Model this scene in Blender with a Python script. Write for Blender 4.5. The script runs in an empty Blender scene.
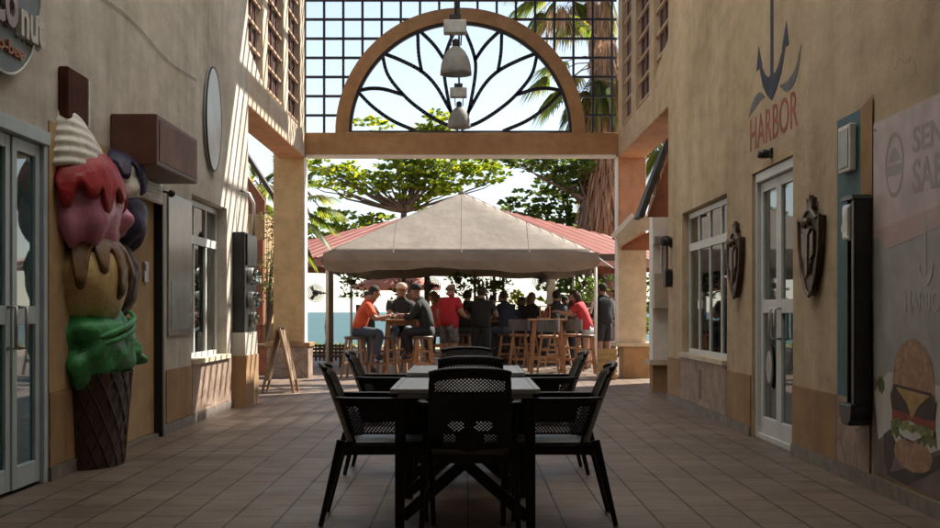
import bpy, math, random
from mathutils import Vector, Matrix, Euler
random.seed(7)
PI = math.pi
C = bpy.context.scene.collection
SC = bpy.context.scene
H, F, CX, CY = 1.15, 1300.0, 468.0, 312.0      # eye height, focal length and vanishing point measured on the photograph
XL, XR = -2.85, 2.62                            # the two side walls of the passage

def at(px, py, Y):
    return Vector(((px-CX)/F*Y, Y, H+(CY-py)/F*Y))
def YL(px): return F*XL/(px-CX)
def YR(px): return F*XR/(px-CX)
def ZL(px, py): return H+(CY-py)*XL/(px-CX)
def ZR(px, py): return H+(CY-py)*XR/(px-CX)
def lerp(a, b, t): return a+(b-a)*t

# ------------------------------------------------------------------ materials
def new_mat(name):
    m = bpy.data.materials.new(name); m.use_nodes = True
    nt = m.node_tree
    return m, nt, nt.nodes, nt.links, nt.nodes['Principled BSDF']

def coords(nt, scale=(1, 1, 1), loc=(0, 0, 0)):
    tc = nt.nodes.new('ShaderNodeTexCoord'); mp = nt.nodes.new('ShaderNodeMapping')
    mp.inputs['Scale'].default_value = scale; mp.inputs['Location'].default_value = loc
    nt.links.new(tc.outputs['Object'], mp.inputs['Vector'])
    return mp.outputs['Vector']

def noise(nt, vec, scale, detail=4, rough=.6):
    n = nt.nodes.new('ShaderNodeTexNoise'); n.inputs['Scale'].default_value = scale
    n.inputs['Detail'].default_value = detail; n.inputs['Roughness'].default_value = rough
    nt.links.new(vec, n.inputs['Vector'])
    return n.outputs['Fac']

def ramp(nt, fac, stops):
    r = nt.nodes.new('ShaderNodeValToRGB')
    el = r.color_ramp.elements
    while len(el) < len(stops): el.new(.5)
    for e, (p, c) in zip(el, stops):
        e.position = p; e.color = (c[0], c[1], c[2], 1)
    nt.links.new(fac, r.inputs['Fac'])
    return r.outputs['Color']

def mixc(nt, fac, a, b, mode='MIX'):
    n = nt.nodes.new('ShaderNodeMix'); n.data_type = 'RGBA'; n.blend_type = mode
    for s, v in ((0, fac), (6, a), (7, b)):
        if hasattr(v, 'is_output'): nt.links.new(v, n.inputs[s])
        elif s == 0: n.inputs[0].default_value = v
        else: n.inputs[s].default_value = (v[0], v[1], v[2], 1)
    return n.outputs[2]

def add_bump(nt, bsdf, fac, strength, dist=.01):
    b = nt.nodes.new('ShaderNodeBump'); b.inputs['Strength'].default_value = strength
    b.inputs['Distance'].default_value = dist
    nt.links.new(fac, b.inputs['Height']); nt.links.new(b.outputs['Normal'], bsdf.inputs['Normal'])

def mat(name, col, rough=.6, var=.18, scale=7, bump=.15, bscale=60, metal=0, stretch=(1, 1, 1), spec=.5):
    m, nt, N, L, b = new_mat(name)
    v = coords(nt, stretch)
    f = noise(nt, v, scale, 5)
    lo = [c*(1-var) for c in col]; hi = [min(1, c*(1+var)) for c in col]
    c = ramp(nt, f, [(.3, lo), (.7, hi)])
    L.new(c, b.inputs['Base Color'])
    b.inputs['Roughness'].default_value = rough; b.inputs['Metallic'].default_value = metal
    b.inputs['Specular IOR Level'].default_value = spec
    if bump: add_bump(nt, b, noise(nt, v, bscale, 3), bump, .004)
    return m

def plaster(name, a, b_, stain, streak=.5):
    """old painted render: two tones in large patches, rain streaks and small pits"""
    m, nt, N, L, b = new_mat(name)
    v = coords(nt)
    big = ramp(nt, noise(nt, v, .55, 6, .62), [(.36, a), (.64, b_)])
    vs = coords(nt, (1.3, 1.3, .30))
    st = ramp(nt, noise(nt, vs, 1.1, 7, .68), [(.46, (0, 0, 0)), (.74, (1, 1, 1))])
    fac = nt.nodes.new('ShaderNodeMath'); fac.operation = 'MULTIPLY'; fac.inputs[1].default_value = streak
    L.new(st, fac.inputs[0])
    c = mixc(nt, fac.outputs[0], big, stain)
    f2 = ramp(nt, noise(nt, coords(nt, (1, .5, 1)), 5, 7, .62), [(.28, (.80, .79, .78)), (.6, (1.05, 1.05, 1.05))])
    f3 = ramp(nt, noise(nt, coords(nt, (.5, .5, .8), (3, 7, 1)), .9, 5, .6), [(.40, (1, 1, 1)), (.66, (.84, .81, .77))])
    c = mixc(nt, 1.0, c, f3, 'MULTIPLY')
    c = mixc(nt, 1.0, c, f2, 'MULTIPLY')
    vo = N.new('ShaderNodeTexVoronoi'); vo.feature = 'DISTANCE_TO_EDGE'; vo.inputs['Scale'].default_value = .55
    wv = N.new('ShaderNodeVectorMath'); wv.operation = 'ADD'; L.new(v, wv.inputs[0])
    nn = N.new('ShaderNodeTexNoise'); nn.inputs['Scale'].default_value = 2.5; nn.inputs['Detail'].default_value = 6; L.new(v, nn.inputs['Vector'])
    L.new(nn.outputs['Color'], wv.inputs[1]); L.new(wv.outputs[0], vo.inputs['Vector'])
    ck = ramp(nt, vo.outputs['Distance'], [(.0, (1, 1, 1)), (.006, (0, 0, 0))])
    cm = N.new('ShaderNodeMath'); cm.operation = 'MULTIPLY'; L.new(ck, cm.inputs[0])
    gate_ = ramp(nt, noise(nt, v, .8, 3), [(.50, (0, 0, 0)), (.62, (.55, .55, .55))]); L.new(gate_, cm.inputs[1])
    c = mixc(nt, cm.outputs[0], c, [x*.5 for x in stain])
    L.new(c, b.inputs['Base Color'])
    b.inputs['Roughness'].default_value = .85
    b.inputs['Specular IOR Level'].default_value = .25
    add_bump(nt, b, noise(nt, v, 22, 8, .7), .45, .012)
    return m

def leaf_mat(name, cols, trans=.45, rough=.5, glow=(2.3, 2.2, .7)):
    m, nt, N, L, b = new_mat(name)
    g = N.new('ShaderNodeNewGeometry')
    c = ramp(nt, g.outputs['Random Per Island'], [(i/(max(1, len(cols)-1)), k) for i, k in enumerate(cols)])
    L.new(c, b.inputs['Base Color']); b.inputs['Roughness'].default_value = rough
    b.inputs['Specular IOR Level'].default_value = .3
    t = N.new('ShaderNodeBsdfTranslucent'); tc = mixc(nt, 1.0, c, glow, 'MULTIPLY'); L.new(tc, t.inputs['Color'])
    mx = N.new('ShaderNodeMixShader'); mx.inputs[0].default_value = trans
    L.new(b.outputs[0], mx.inputs[1]); L.new(t.outputs[0], mx.inputs[2])
    L.new(mx.outputs[0], N['Material Output'].inputs['Surface'])
    return m

def glass_mat(name, tint=(.75, .85, .85), gloss=.06, body=0.0, bodycol=(.1, .2, .2)):
    """window pane: clear sheet with a Fresnel reflection and, if asked, a film or dirt on it"""
    m, nt, N, L, b = new_mat(name)
    tr = N.new('ShaderNodeBsdfTransparent'); tr.inputs['Color'].default_value = (*tint, 1)
    gl = N.new('ShaderNodeBsdfGlossy'); gl.inputs['Roughness'].default_value = .02
    fr = N.new('ShaderNodeFresnel'); fr.inputs['IOR'].default_value = 1.55
    ad = N.new('ShaderNodeMath'); ad.operation = 'ADD'; ad.inputs[1].default_value = gloss; ad.use_clamp = True
    L.new(fr.outputs[0], ad.inputs[0])
    df = N.new('ShaderNodeBsdfDiffuse'); df.inputs['Color'].default_value = (*bodycol, 1)
    m0 = N.new('ShaderNodeMixShader'); m0.inputs[0].default_value = body
    L.new(tr.outputs[0], m0.inputs[1]); L.new(df.outputs[0], m0.inputs[2])
    m1 = N.new('ShaderNodeMixShader')
    L.new(ad.outputs[0], m1.inputs[0]); L.new(m0.outputs[0], m1.inputs[1]); L.new(gl.outputs[0], m1.inputs[2])
    L.new(m1.outputs[0], N['Material Output'].inputs['Surface'])
    N.remove(b)
    return m

def fabric_mat(name, col, trans=.35, var=.12, scale=2.5):
    m, nt, N, L, b = new_mat(name)
    v = coords(nt)
    c = ramp(nt, noise(nt, v, scale, 6, .65), [(.3, [x*(1-var) for x in col]), (.7, [min(1, x*(1+var)) for x in col])])
    L.new(c, b.inputs['Base Color']); b.inputs['Roughness'].default_value = .75
    add_bump(nt, b, noise(nt, v, 5, 5), .5, .03)
    t = N.new('ShaderNodeBsdfTranslucent'); L.new(c, t.inputs['Color'])
    mx = N.new('ShaderNodeMixShader'); mx.inputs[0].default_value = trans
    L.new(b.outputs[0], mx.inputs[1]); L.new(t.outputs[0], mx.inputs[2])
    L.new(mx.outputs[0], N['Material Output'].inputs['Surface'])
    return m

def tile_mat(name):
    m, nt, N, L, b = new_mat(name)
    v = coords(nt)
    sep = N.new('ShaderNodeSeparateXYZ'); L.new(v, sep.inputs[0])
    cmb = N.new('ShaderNodeCombineXYZ'); L.new(sep.outputs['Y'], cmb.inputs['X']); L.new(sep.outputs['X'], cmb.inputs['Y'])
    def brick(mortar, c1, c2, mc, bias=0.):
        t = N.new('ShaderNodeTexBrick'); L.new(cmb.outputs[0], t.inputs['Vector'])
        t.offset = .5; t.offset_frequency = 2; t.squash = 1
        t.inputs['Scale'].default_value = 1; t.inputs['Brick Width'].default_value = .43; t.inputs['Row Height'].default_value = .262
        t.inputs['Mortar Size'].default_value = mortar; t.inputs['Mortar Smooth'].default_value = .25; t.inputs['Bias'].default_value = bias
        t.inputs['Color1'].default_value = (*c1, 1); t.inputs['Color2'].default_value = (*c2, 1); t.inputs['Mortar'].default_value = (*mc, 1)
        return t
    t = brick(.0075, (.205, .150, .112), (.24, .18, .138), (.011, .009, .008))
    # worn bands across each tile and large dirty and cleaner areas
    vb = coords(nt, (.6, 14, 1))
    band = ramp(nt, noise(nt, vb, 1.2, 4, .7), [(.3, (.72, .71, .70)), (.68, (1.08, 1.08, 1.1))])
    c = mixc(nt, 1., t.outputs['Color'], band, 'MULTIPLY')
    big = ramp(nt, noise(nt, v, .7, 6, .65), [(.32, (.66, .64, .63)), (.66, (1.08, 1.07, 1.06))])
    c = mixc(nt, 1., c, big, 'MULTIPLY')
    sp = ramp(nt, noise(nt, v, 35, 4, .7), [(.27, (.6, .58, .56)), (.42, (1, 1, 1))])
    c = mixc(nt, 1., c, sp, 'MULTIPLY')
    st = ramp(nt, noise(nt, coords(nt, (1, 1, 1), (4, 9, 0)), 2.6, 8, .75), [(.60, (1, 1, 1)), (.68, (.66, .63, .60))])
    c = mixc(nt, 1., c, st, 'MULTIPLY')
    L.new(c, b.inputs['Base Color'])
    rr = ramp(nt, noise(nt, v, 2.2, 5, .7), [(.3, (.38, .38, .38)), (.7, (.6, .6, .6))])
    L.new(rr, b.inputs['Roughness']); b.inputs['Specular IOR Level'].default_value = .4
    inv = N.new('ShaderNodeMath'); inv.operation = 'SUBTRACT'; inv.inputs[0].default_value = 1; L.new(t.outputs['Fac'], inv.inputs[1])
    ad = N.new('ShaderNodeMath'); ad.operation = 'MULTIPLY_ADD'; ad.inputs[1].default_value = .12
    L.new(noise(nt, v, 30, 4), ad.inputs[0]); L.new(inv.outputs[0], ad.inputs[2])
    add_bump(nt, b, ad.outputs[0], .5, .004)
    return m

def wave_mat(name, a, b_, axis, scale, rough=.5, bump=.6, dist=0.0):
    """stripes of two colours across one axis (corrugated roof sheets, planks)"""
    m, nt, N, L, b = new_mat(name)
    v = coords(nt)
    w = N.new('ShaderNodeTexWave'); w.wave_type = 'BANDS'; w.bands_direction = axis; w.inputs['Scale'].default_value = scale
    w.inputs['Distortion'].default_value = dist; w.inputs['Detail'].default_value = 2
    L.new(v, w.inputs['Vector'])
    c = ramp(nt, w.outputs['Fac'], [(.35, a), (.65, b_)])
    c = mixc(nt, 1., c, ramp(nt, noise(nt, v, 3, 6, .7), [(.3, (.7, .7, .7)), (.7, (1.05, 1.05, 1.05))]), 'MULTIPLY')
    L.new(c, b.inputs['Base Color']); b.inputs['Roughness'].default_value = rough
    add_bump(nt, b, w.outputs['Fac'], bump, .02)
    return m

def stone_mat(name, a, b_, grout, w=.5, h=.3):
    m, nt, N, L, b = new_mat(name)
    v = coords(nt)
    f = noise(nt, v, 4.5, 8, .72)
    c = ramp(nt, f, [(.34, a), (.5, [(x+y)/2 for x, y in zip(a, b_)]), (.66, b_)])
    vo = N.new('ShaderNodeTexVoronoi'); vo.feature = 'DISTANCE_TO_EDGE'; vo.inputs['Scale'].default_value = 3.2
    vd = coords(nt, (1, 1, 1)); L.new(vd, vo.inputs['Vector'])
    k = ramp(nt, vo.outputs['Distance'], [(.0, (1, 1, 1)), (.035, (0, 0, 0))])
    c = mixc(nt, k, c, grout)
    L.new(c, b.inputs['Base Color']); b.inputs['Roughness'].default_value = .55
    add_bump(nt, b, f, .3, .01)
    return m

# ------------------------------------------------------------------ mesh builder
OFF = {}
class MB:
    def __init__(s): s.v = []; s.f = []
    def add(s, vs, fs):
        n = len(s.v); s.v += [tuple(v) for v in vs]; s.f += [tuple(i+n for i in f) for f in fs]; return s
    def box(s, x0, x1, y0, y1, z0, z1):
        x0, x1 = sorted((x0, x1)); y0, y1 = sorted((y0, y1)); z0, z1 = sorted((z0, z1))
        return s.add([(x0,y0,z0),(x1,y0,z0),(x1,y1,z0),(x0,y1,z0),(x0,y0,z1),(x1,y0,z1),(x1,y1,z1),(x0,y1,z1)],
                     [(0,3,2,1),(4,5,6,7),(0,1,5,4),(1,2,6,5),(2,3,7,6),(3,0,4,7)])
    def bar(s, p, q, w, h=None, up=(0, 0, 1), w2=None, h2=None):
        p, q = Vector(p), Vector(q); h = h or w; w2 = w2 or w; h2 = h2 or h
        d = (q-p).normalized(); u = Vector(up)
        if abs(d.dot(u)) > .98: u = Vector((0, 1, 0))
        a = d.cross(u).normalized(); b = a.cross(d).normalized()
        vs = [p-a*w/2-b*h/2, p+a*w/2-b*h/2, p+a*w/2+b*h/2, p-a*w/2+b*h/2, q-a*w2/2-b*h2/2, q+a*w2/2-b*h2/2, q+a*w2/2+b*h2/2, q-a*w2/2+b*h2/2]
        return s.add(vs, [(0,1,2,3),(7,6,5,4),(0,4,5,1),(1,5,6,2),(2,6,7,3),(3,7,4,0)])
    def tube(s, pts, rad, n=8, cap=True):
        pts = [Vector(p) for p in pts]
        if not hasattr(rad, '__len__'): rad = [rad]*len(pts)
        ring0 = None; a = None; vs = []; fs = []
        for i, p in enumerate(pts):
            d = (pts[min(i+1, len(pts)-1)]-pts[max(i-1, 0)]).normalized()
            if a is None:
                u = Vector((0, 0, 1)) if abs(d.z) < .9 else Vector((1, 0, 0))
                a = d.cross(u).normalized()
            else:
                a = (a-d*a.dot(d)).normalized()
            b = d.cross(a)
            for k in range(n):
                t = 2*PI*k/n
                vs.append(p+(a*math.cos(t)+b*math.sin(t))*rad[i])
        for i in range(len(pts)-1):
            for k in range(n):
                k2 = (k+1) % n
                fs.append((i*n+k, i*n+k2, (i+1)*n+k2, (i+1)*n+k))
        if cap:
            fs.append(tuple(range(n-1, -1, -1))); m = (len(pts)-1)*n; fs.append(tuple(range(m, m+n)))
        return s.add(vs, fs)
    def lathe(s, prof, n=24, c=(0, 0, 0), sx=1., sy=1., cap=True, warp=None):
        vs = []; fs = []
        for r, z in prof:
            for k in range(n):
                t = 2*PI*k/n; v = Vector((c[0]+r*sx*math.cos(t), c[1]+r*sy*math.sin(t), c[2]+z))
                if warp: v = warp(v, t, z)
                vs.append(v)
        for i in range(len(prof)-1):
            for k in range(n):
                k2 = (k+1) % n; fs.append((i*n+k, i*n+k2, (i+1)*n+k2, (i+1)*n+k))
        if cap:
            fs.append(tuple(range(n-1, -1, -1))); m = (len(prof)-1)*n; fs.append(tuple(range(m, m+n)))
        return s.add(vs, fs)
    def ball(s, c, r, n=12, m=8, warp=None):
        if not hasattr(r, '__len__'): r = (r, r, r)
        vs = []; fs = []
        for i in range(1, m):
            ph = PI*i/m
            for k in range(n):
                t = 2*PI*k/n
                d = Vector((math.sin(ph)*math.cos(t), math.sin(ph)*math.sin(t), -math.cos(ph)))
                w = warp(d) if warp else 1.
                vs.append((c[0]+d.x*r[0]*w, c[1]+d.y*r[1]*w, c[2]+d.z*r[2]*w))
        b = len(vs); vs.append((c[0], c[1], c[2]-r[2])); vs.append((c[0], c[1], c[2]+r[2]))
        for i in range(m-2):
            for k in range(n):
                k2 = (k+1) % n; fs.append((i*n+k, i*n+k2, (i+1)*n+k2, (i+1)*n+k))
        for k in range(n):
            k2 = (k+1) % n; fs.append((b, k2, k)); fs.append((b+1, (m-2)*n+k, (m-2)*n+k2))
        return s.add(vs, fs)
    def prism(s, poly, fn, d0, d1):
        """poly: 2-D outline, fn(u, v, d) -> point; d0..d1 the thickness"""
        n = len(poly)
        vs = [fn(u, v, d0) for u, v in poly]+[fn(u, v, d1) for u, v in poly]
        fs = [tuple(range(n-1, -1, -1)), tuple(range(n, 2*n))]+[(i, (i+1) % n, n+(i+1) % n, n+i) for i in range(n)]
        return s.add(vs, fs)
    def build(s, name, m, parent=None, smooth=False, bevel=0, solid=0, sub=0):
        o = OFF.get(parent.name, Vector((0, 0, 0))) if parent else Vector((0, 0, 0))
        me = bpy.data.meshes.new(name)
        me.from_pydata([(v[0]-o.x, v[1]-o.y, v[2]-o.z) for v in s.v], [], s.f)
        me.materials.append(m); me.validate(); me.update()
        ob = finish(name, me, parent)
        if smooth:
            me.shade_smooth()
        import bmesh
        bm = bmesh.new(); bm.from_mesh(me); bmesh.ops.recalc_face_normals(bm, faces=bm.faces); bm.to_mesh(me); bm.free()
        if sub:
            d = ob.modifiers.new('sub', 'SUBSURF'); d.levels = sub; d.render_levels = sub
        if solid:
            d = ob.modifiers.new('solid', 'SOLIDIFY'); d.thickness = solid; d.offset = 0
        if bevel:
            d = ob.modifiers.new('bevel', 'BEVEL'); d.width = bevel; d.segments = 2; d.limit_method = 'ANGLE'; d.angle_limit = math.radians(40)
        return ob

def finish(name, me, parent):
    ob = bpy.data.objects.new(name, me); C.objects.link(ob)
    if parent:
        ob.parent = parent; OFF[ob.name] = OFF.get(parent.name, Vector((0, 0, 0)))
    else:
        OFF[ob.name] = Vector((0, 0, 0))
    return ob

def tag(o, label=None, cat=None, group=None, kind=None):
    if label: o['label'] = label
    if cat: o['category'] = cat
    if group: o['group'] = group
    if kind: o['kind'] = kind
    return o

def thing(name, label, cat, loc=(0, 0, 0), group=None, local=False, rotz=0):
    """an Empty at the base of a thing; local=True: its parts are given in its own frame"""
    o = bpy.data.objects.new(name, None); C.objects.link(o); o.empty_display_size = .1
    o.location = loc; o.rotation_euler = (0, 0, rotz)
    OFF[o.name] = Vector((0, 0, 0)) if local else Vector(loc)
    return tag(o, label, cat, group)

def single(o, loc):
    """give a one-mesh thing its origin at its own base"""
    loc = Vector(loc)
    for v in o.data.vertices: v.co -= loc
    o.location = loc
    return o

def copy_tree(o, parent=None):
    c = o.copy(); C.objects.link(c)
    if parent: c.parent = parent
    for ch in list(o.children): copy_tree(ch, c)
    return c

def text_mesh(body, w, h, fn, depth, name, m, parent, bold=0.0, shear=0):
    """lettering: a font curve turned to a mesh, fitted to w x h and laid out by fn(u, v, d)"""
    cu = bpy.data.curves.new('lettering', 'FONT'); cu.body = body; cu.size = 1; cu.extrude = .5; cu.offset = bold; cu.shear = shear
    cu.resolution_u = 3
    ob = bpy.data.objects.new('lettering_source', cu); C.objects.link(ob)
    dg = bpy.context.evaluated_depsgraph_get(); dg.update()
    me0 = bpy.data.meshes.new_from_object(ob.evaluated_get(dg))
    xs = [v.co.x for v in me0.vertices]; ys = [v.co.y for v in me0.vertices]
    x0, x1, y0, y1 = min(xs), max(xs), min(ys), max(ys)
    b = MB()
    b.add([fn((v.co.x-x0)/(x1-x0)*w, (v.co.y-y0)/(y1-y0)*h, (v.co.z+.5)*depth) for v in me0.vertices], [tuple(p.vertices) for p in me0.polygons])
    bpy.data.objects.remove(ob); bpy.data.curves.remove(cu); bpy.data.meshes.remove(me0)
    return b.build(name, m, parent)

def cellwall(x0, x1, ys, zs, holes, keep=None):
    """a wall slab between x0 and x1, cut by holes (y0,y1,z0,z1), closed on every side"""
    Y = sorted(set([ys[0], ys[1]]+[h[0] for h in holes]+[h[1] for h in holes])); Z = sorted(set([zs[0], zs[1]]+[h[2] for h in holes]+[h[3] for h in holes]))
    def solid(i, j):
        if i < 0 or j < 0 or i >= len(Y)-1 or j >= len(Z)-1: return False
        yc, zc = (Y[i]+Y[i+1])/2, (Z[j]+Z[j+1])/2
        return not any(h[0] < yc < h[1] and h[2] < zc < h[3] for h in holes)
    b = MB()
    for i in range(len(Y)-1):
        for j in range(len(Z)-1):
            if not solid(i, j): continue
            a, c, d, e = Y[i], Y[i+1], Z[j], Z[j+1]
            b.add([(x0,a,d),(x0,c,d),(x0,c,e),(x0,a,e)], [(0,1,2,3)]); b.add([(x1,a,d),(x1,c,d),(x1,c,e),(x1,a,e)], [(3,2,1,0)])
            if not solid(i-1, j): b.add([(x0,a,d),(x1,a,d),(x1,a,e),(x0,a,e)], [(0,1,2,3)])
            if not solid(i+1, j): b.add([(x0,c,d),(x1,c,d),(x1,c,e),(x0,c,e)], [(3,2,1,0)])
            if not solid(i, j-1): b.add([(x0,a,d),(x1,a,d),(x1,c,d),(x0,c,d)], [(0,1,2,3)])
            if not solid(i, j+1): b.add([(x0,a,e),(x1,a,e),(x1,c,e),(x0,c,e)], [(3,2,1,0)])
    # weld
    idx = {}; vs = []; fs = []
    for f in b.f:
        g = []
        for i in f:
            k = tuple(round(t, 4) for t in b.v[i])
            if k not in idx: idx[k] = len(vs); vs.append(b.v[i])
            g.append(idx[k])
        fs.append(tuple(g))
    o = MB(); o.v = vs; o.f = fs
    return o

def onwall(side):
    """2-D frame lying on a side wall: u runs left to right as read, v up, d out into the passage"""
    if side == 'R': return lambda y, z: (lambda u, v, d: (XR-d, y-u, z+v))
    return lambda y, z: (lambda u, v, d: (XL+d, y+u, z+v))
RW, LW = onwall('R'), onwall('L')

def panel_holes(S, nu, nv, hole, k=.52):
    """a sheet S(u,v) of nu x nv cells with a real hole in every cell for which hole(u,v) is true"""
    b = MB(); idx = {}
    def vid(i, j):
        if (i, j) not in idx:
            idx[i, j] = len(b.v); b.v.append(tuple(S(i/nu, j/nv)))
        return idx[i, j]
    for i in range(nu):
        for j in range(nv):
            q = [vid(i, j), vid(i+1, j), vid(i+1, j+1), vid(i, j+1)]
            uc, vc = (i+.5)/nu, (j+.5)/nv
            hk = hole(uc, vc) if (i+j) % 2 == 0 else False
            if hk:
                c = Vector(S(uc, vc)); m = len(b.v); k_ = hk if hk is not True else k
                for a in q: b.v.append(tuple(c+(Vector(b.v[a])-c)*k_))
                for t in range(4): b.f.append((q[t], q[(t+1) % 4], m+(t+1) % 4, m+t))
            else: b.f.append(tuple(q))
    return b
# ------------------------------------------------------------------ materials in use
M_tile = tile_mat('terracotta_tiles')
M_wallL = plaster('aged_grey_render', (.55, .52, .465), (.66, .625, .57), (.26, .235, .20), .65)
M_wallR = plaster('aged_ochre_render', (.52, .40, .265), (.62, .50, .35), (.33, .25, .17), .6)
M_ochre = plaster('ochre_paint', (.46, .32, .17), (.54, .39, .22), (.30, .21, .12), .5)
M_panel = plaster('orange_brown_panel', (.36, .215, .11), (.45, .29, .165), (.20, .13, .08), .7)
M_marble = stone_mat('stained_stone', (.20, .13, .09), (.42, .31, .24), (.16, .10, .07))
M_skirt = mat('skirting_tile', (.20, .17, .145), .6, .35, 9)
M_gate = plaster('tan_paint', (.50, .295, .15), (.55, .335, .175), (.32, .20, .11), .35)
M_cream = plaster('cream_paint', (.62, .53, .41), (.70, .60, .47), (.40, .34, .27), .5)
M_salmon = plaster('salmon_paint_and_bounce', (.62, .33, .19), (.68, .37, .22), (.45, .26, .16), .35)  # on the beam undersides this colour carries bounced light
M_yellow = plaster('yellow_ochre_paint', (.64, .42, .20), (.69, .47, .235), (.42, .29, .16), .4)
M_trimw = mat('white_trim', (.78, .75, .70), .6, .1, 5)
M_steel = mat('dark_painted_steel', (.018, .022, .038), .45, .2, 10)
M_black = mat('black_paint', (.012, .012, .013), .45, .3, 8)
M_blackg = mat('black_metal_gloss', (.02, .02, .021), .28, .3, 8)
M_resin = mat('black_resin', (.012, .0125, .0135), .32, .25, 14, .1, 120)
M_redwood = mat('dark_red_timber', (.085, .030, .018), .6, .45, 12, .4, 50, stretch=(1, 1, .2))
M_slat = mat('sunned_timber_slat', (.48, .33, .22), .7, .3, 10)
M_alu = mat('white_aluminium', (.62, .64, .63), .4, .08, 6)
M_alub = mat('pale_blue_aluminium', (.44, .53, .58), .4, .1, 6)
M_metal = mat('brushed_metal', (.55, .55, .54), .32, .12, 12, metal=1)
M_galv = mat('galvanised_metal', (.42, .42, .41), .5, .25, 9, metal=.7)
M_glass = glass_mat('window_glass', (.62, .72, .70), .07, .06, (.12, .16, .16))
M_glassT = glass_mat('teal_tinted_glass', (.22, .42, .44), .04, .50, (.06, .19, .21))
M_film = mat('frosted_film', (.55, .57, .55), .7, .1, 6)
M_inside = mat('dim_interior', (.10, .088, .075), .9, .3, 2)
M_brownbox = mat('brown_painted_sheet', (.135, .062, .045), .5, .3, 5)
M_wood = mat('varnished_wood', (.30, .15, .065), .45, .35, 6, .3, 60, stretch=(6, 6, .6))
M_woodd = mat('dark_post_wood', (.085, .05, .032), .6, .35, 6, .3, 60, stretch=(6, 6, .6))
M_woody = mat('yellow_crate_wood', (.46, .30, .12), .6, .25, 6, .3, 60, stretch=(.6, 6, 6))
M_roofin = mat('roof_soffit', (.16, .13, .10), .9, .2, 3)
M_sand = mat('sandy_ground', (.36, .30, .22), .9, .25, 1.5, .4, 20)
M_teal = mat('teal_paint', (.035, .115, .135), .6, .3, 5)

# ------------------------------------------------------------------ setting
def struct(name, mb, m, label=None, **k):
    o = mb.build(name, m, None, **k); o['kind'] = 'structure'
    if label: o['label'] = label
    return o

g = MB(); g.add([(-400, -60, -.012), (400, -60, -.012), (400, 46, -.012), (-400, 46, -.012)], [(0, 1, 2, 3)])
struct('ground', g, M_sand)
g = MB(); g.add([(-9, -9, 0), (9, -9, 0), (9, 34, 0), (-9, 34, 0)], [(0, 1, 2, 3)])
struct('floor', g, M_tile)
m, nt, N, L, b = new_mat('sea_water')
v = coords(nt, (.25, 1, 1))
L.new(ramp(nt, noise(nt, v, .02, 4), [(.3, (.03, .085, .088)), (.7, (.045, .115, .115))]), b.inputs['Base Color'])
b.inputs['Roughness'].default_value = .45; b.inputs['Specular IOR Level'].default_value = .25
add_bump(nt, b, noise(nt, v, 1.2, 6, .7), .8, .3)
g = MB(); g.add([(-9000, 44, -1.6), (9000, 44, -1.6), (9000, 15000, -1.6), (-9000, 15000, -1.6)], [(0, 1, 2, 3)])
struct('sea', g, m)
g = MB(); g.add([(-400, 46, -.012), (400, 46, -.012), (400, 47.5, -1.8), (-400, 47.5, -1.8)], [(0, 1, 2, 3)])
struct('shore', g, M_sand)

# ------------------------------------------------------------------ left shop building
WT = .32        # wall thickness
sbL = thing('shop_building', 'grey and ochre rendered shop building on the left with a pale blue glass door', 'building', (XL, 12, 0))
doorL = (7.60, 8.80, 0.0, 2.36); wayL = (10.62, 12.0, 0.0, 2.30); winL = (13.40, 15.36, .64, 2.37)
cellwall(XL-WT, XL, (-8, 16.84), (0, 7.5), [doorL, wayL, winL]).build('wall', M_wallL, sbL)
p = MB(); fn = lambda u, v, d: (XL-d, u, v)
p.prism([(16.841, 4.282), (18.07, 4.282), (18.07, 4.33), (16.841, 4.62)], fn, .002, WT).build('gable_corner', M_wallL, sbL)
# the dark sloping corner of the wall above the side beam: from the wall end up to the roof
for a, b_ in ((8.83, 10.6), (12.24, 13.36)):
    MB().box(XL+.003, XL+.014, a, b_, .10, .60).build('plinth_panel', M_panel, sbL)
MB().box(XL+.003, XL+.016, 13.38, 15.60, .10, .615).build('stone_plinth', M_marble, sbL)
for a, b_ in ((-7.9, 7.58), (8.82, 10.6), (12.06, 15.68)):
    MB().box(XL+.002, XL+.024, a, b_, .0, .095).build('skirting', M_skirt, sbL)
# ochre lower coat beside the door (painted lower than the grey of the wall above)
MB().box(XL+.002, XL+.008, 8.82, 10.58, .603, 2.45).build('ochre_coat', M_ochre, sbL)
MB().box(XL+.002, XL+.007, 5.6, 7.58, .603, 2.6).build('ochre_coat', M_ochre, sbL)
# pier at the end of the wall
MB().box(XL+.002, -2.69, 15.7, 16.6, .622, .9).build('pier', M_wallL, sbL)
MB().box(XL+.002, -2.675, 15.685, 16.615, 0, .62).build('pier_plinth', M_panel, sbL)
MB().box(-7, XL-WT-.01, -7.9, 16.8, .02, .04).box(-7, -6.9, -7.9, 16.8, 0, 3.2).box(-7, XL-WT-.002, -7.9, 16.8, 3.2, 3.3).box(-7, XL-WT-.002, 9.6, 9.7, 0, 3.2).box(-7, XL-WT-.002, 12.6, 12.7, 0, 3.2).box(-7, XL-WT-.002, 16.7, 16.8, 0, 3.2).box(-7, XL-WT-.002, -7.9, -7.8, 0, 3.2).build('interior', M_inside, sbL)

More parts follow.
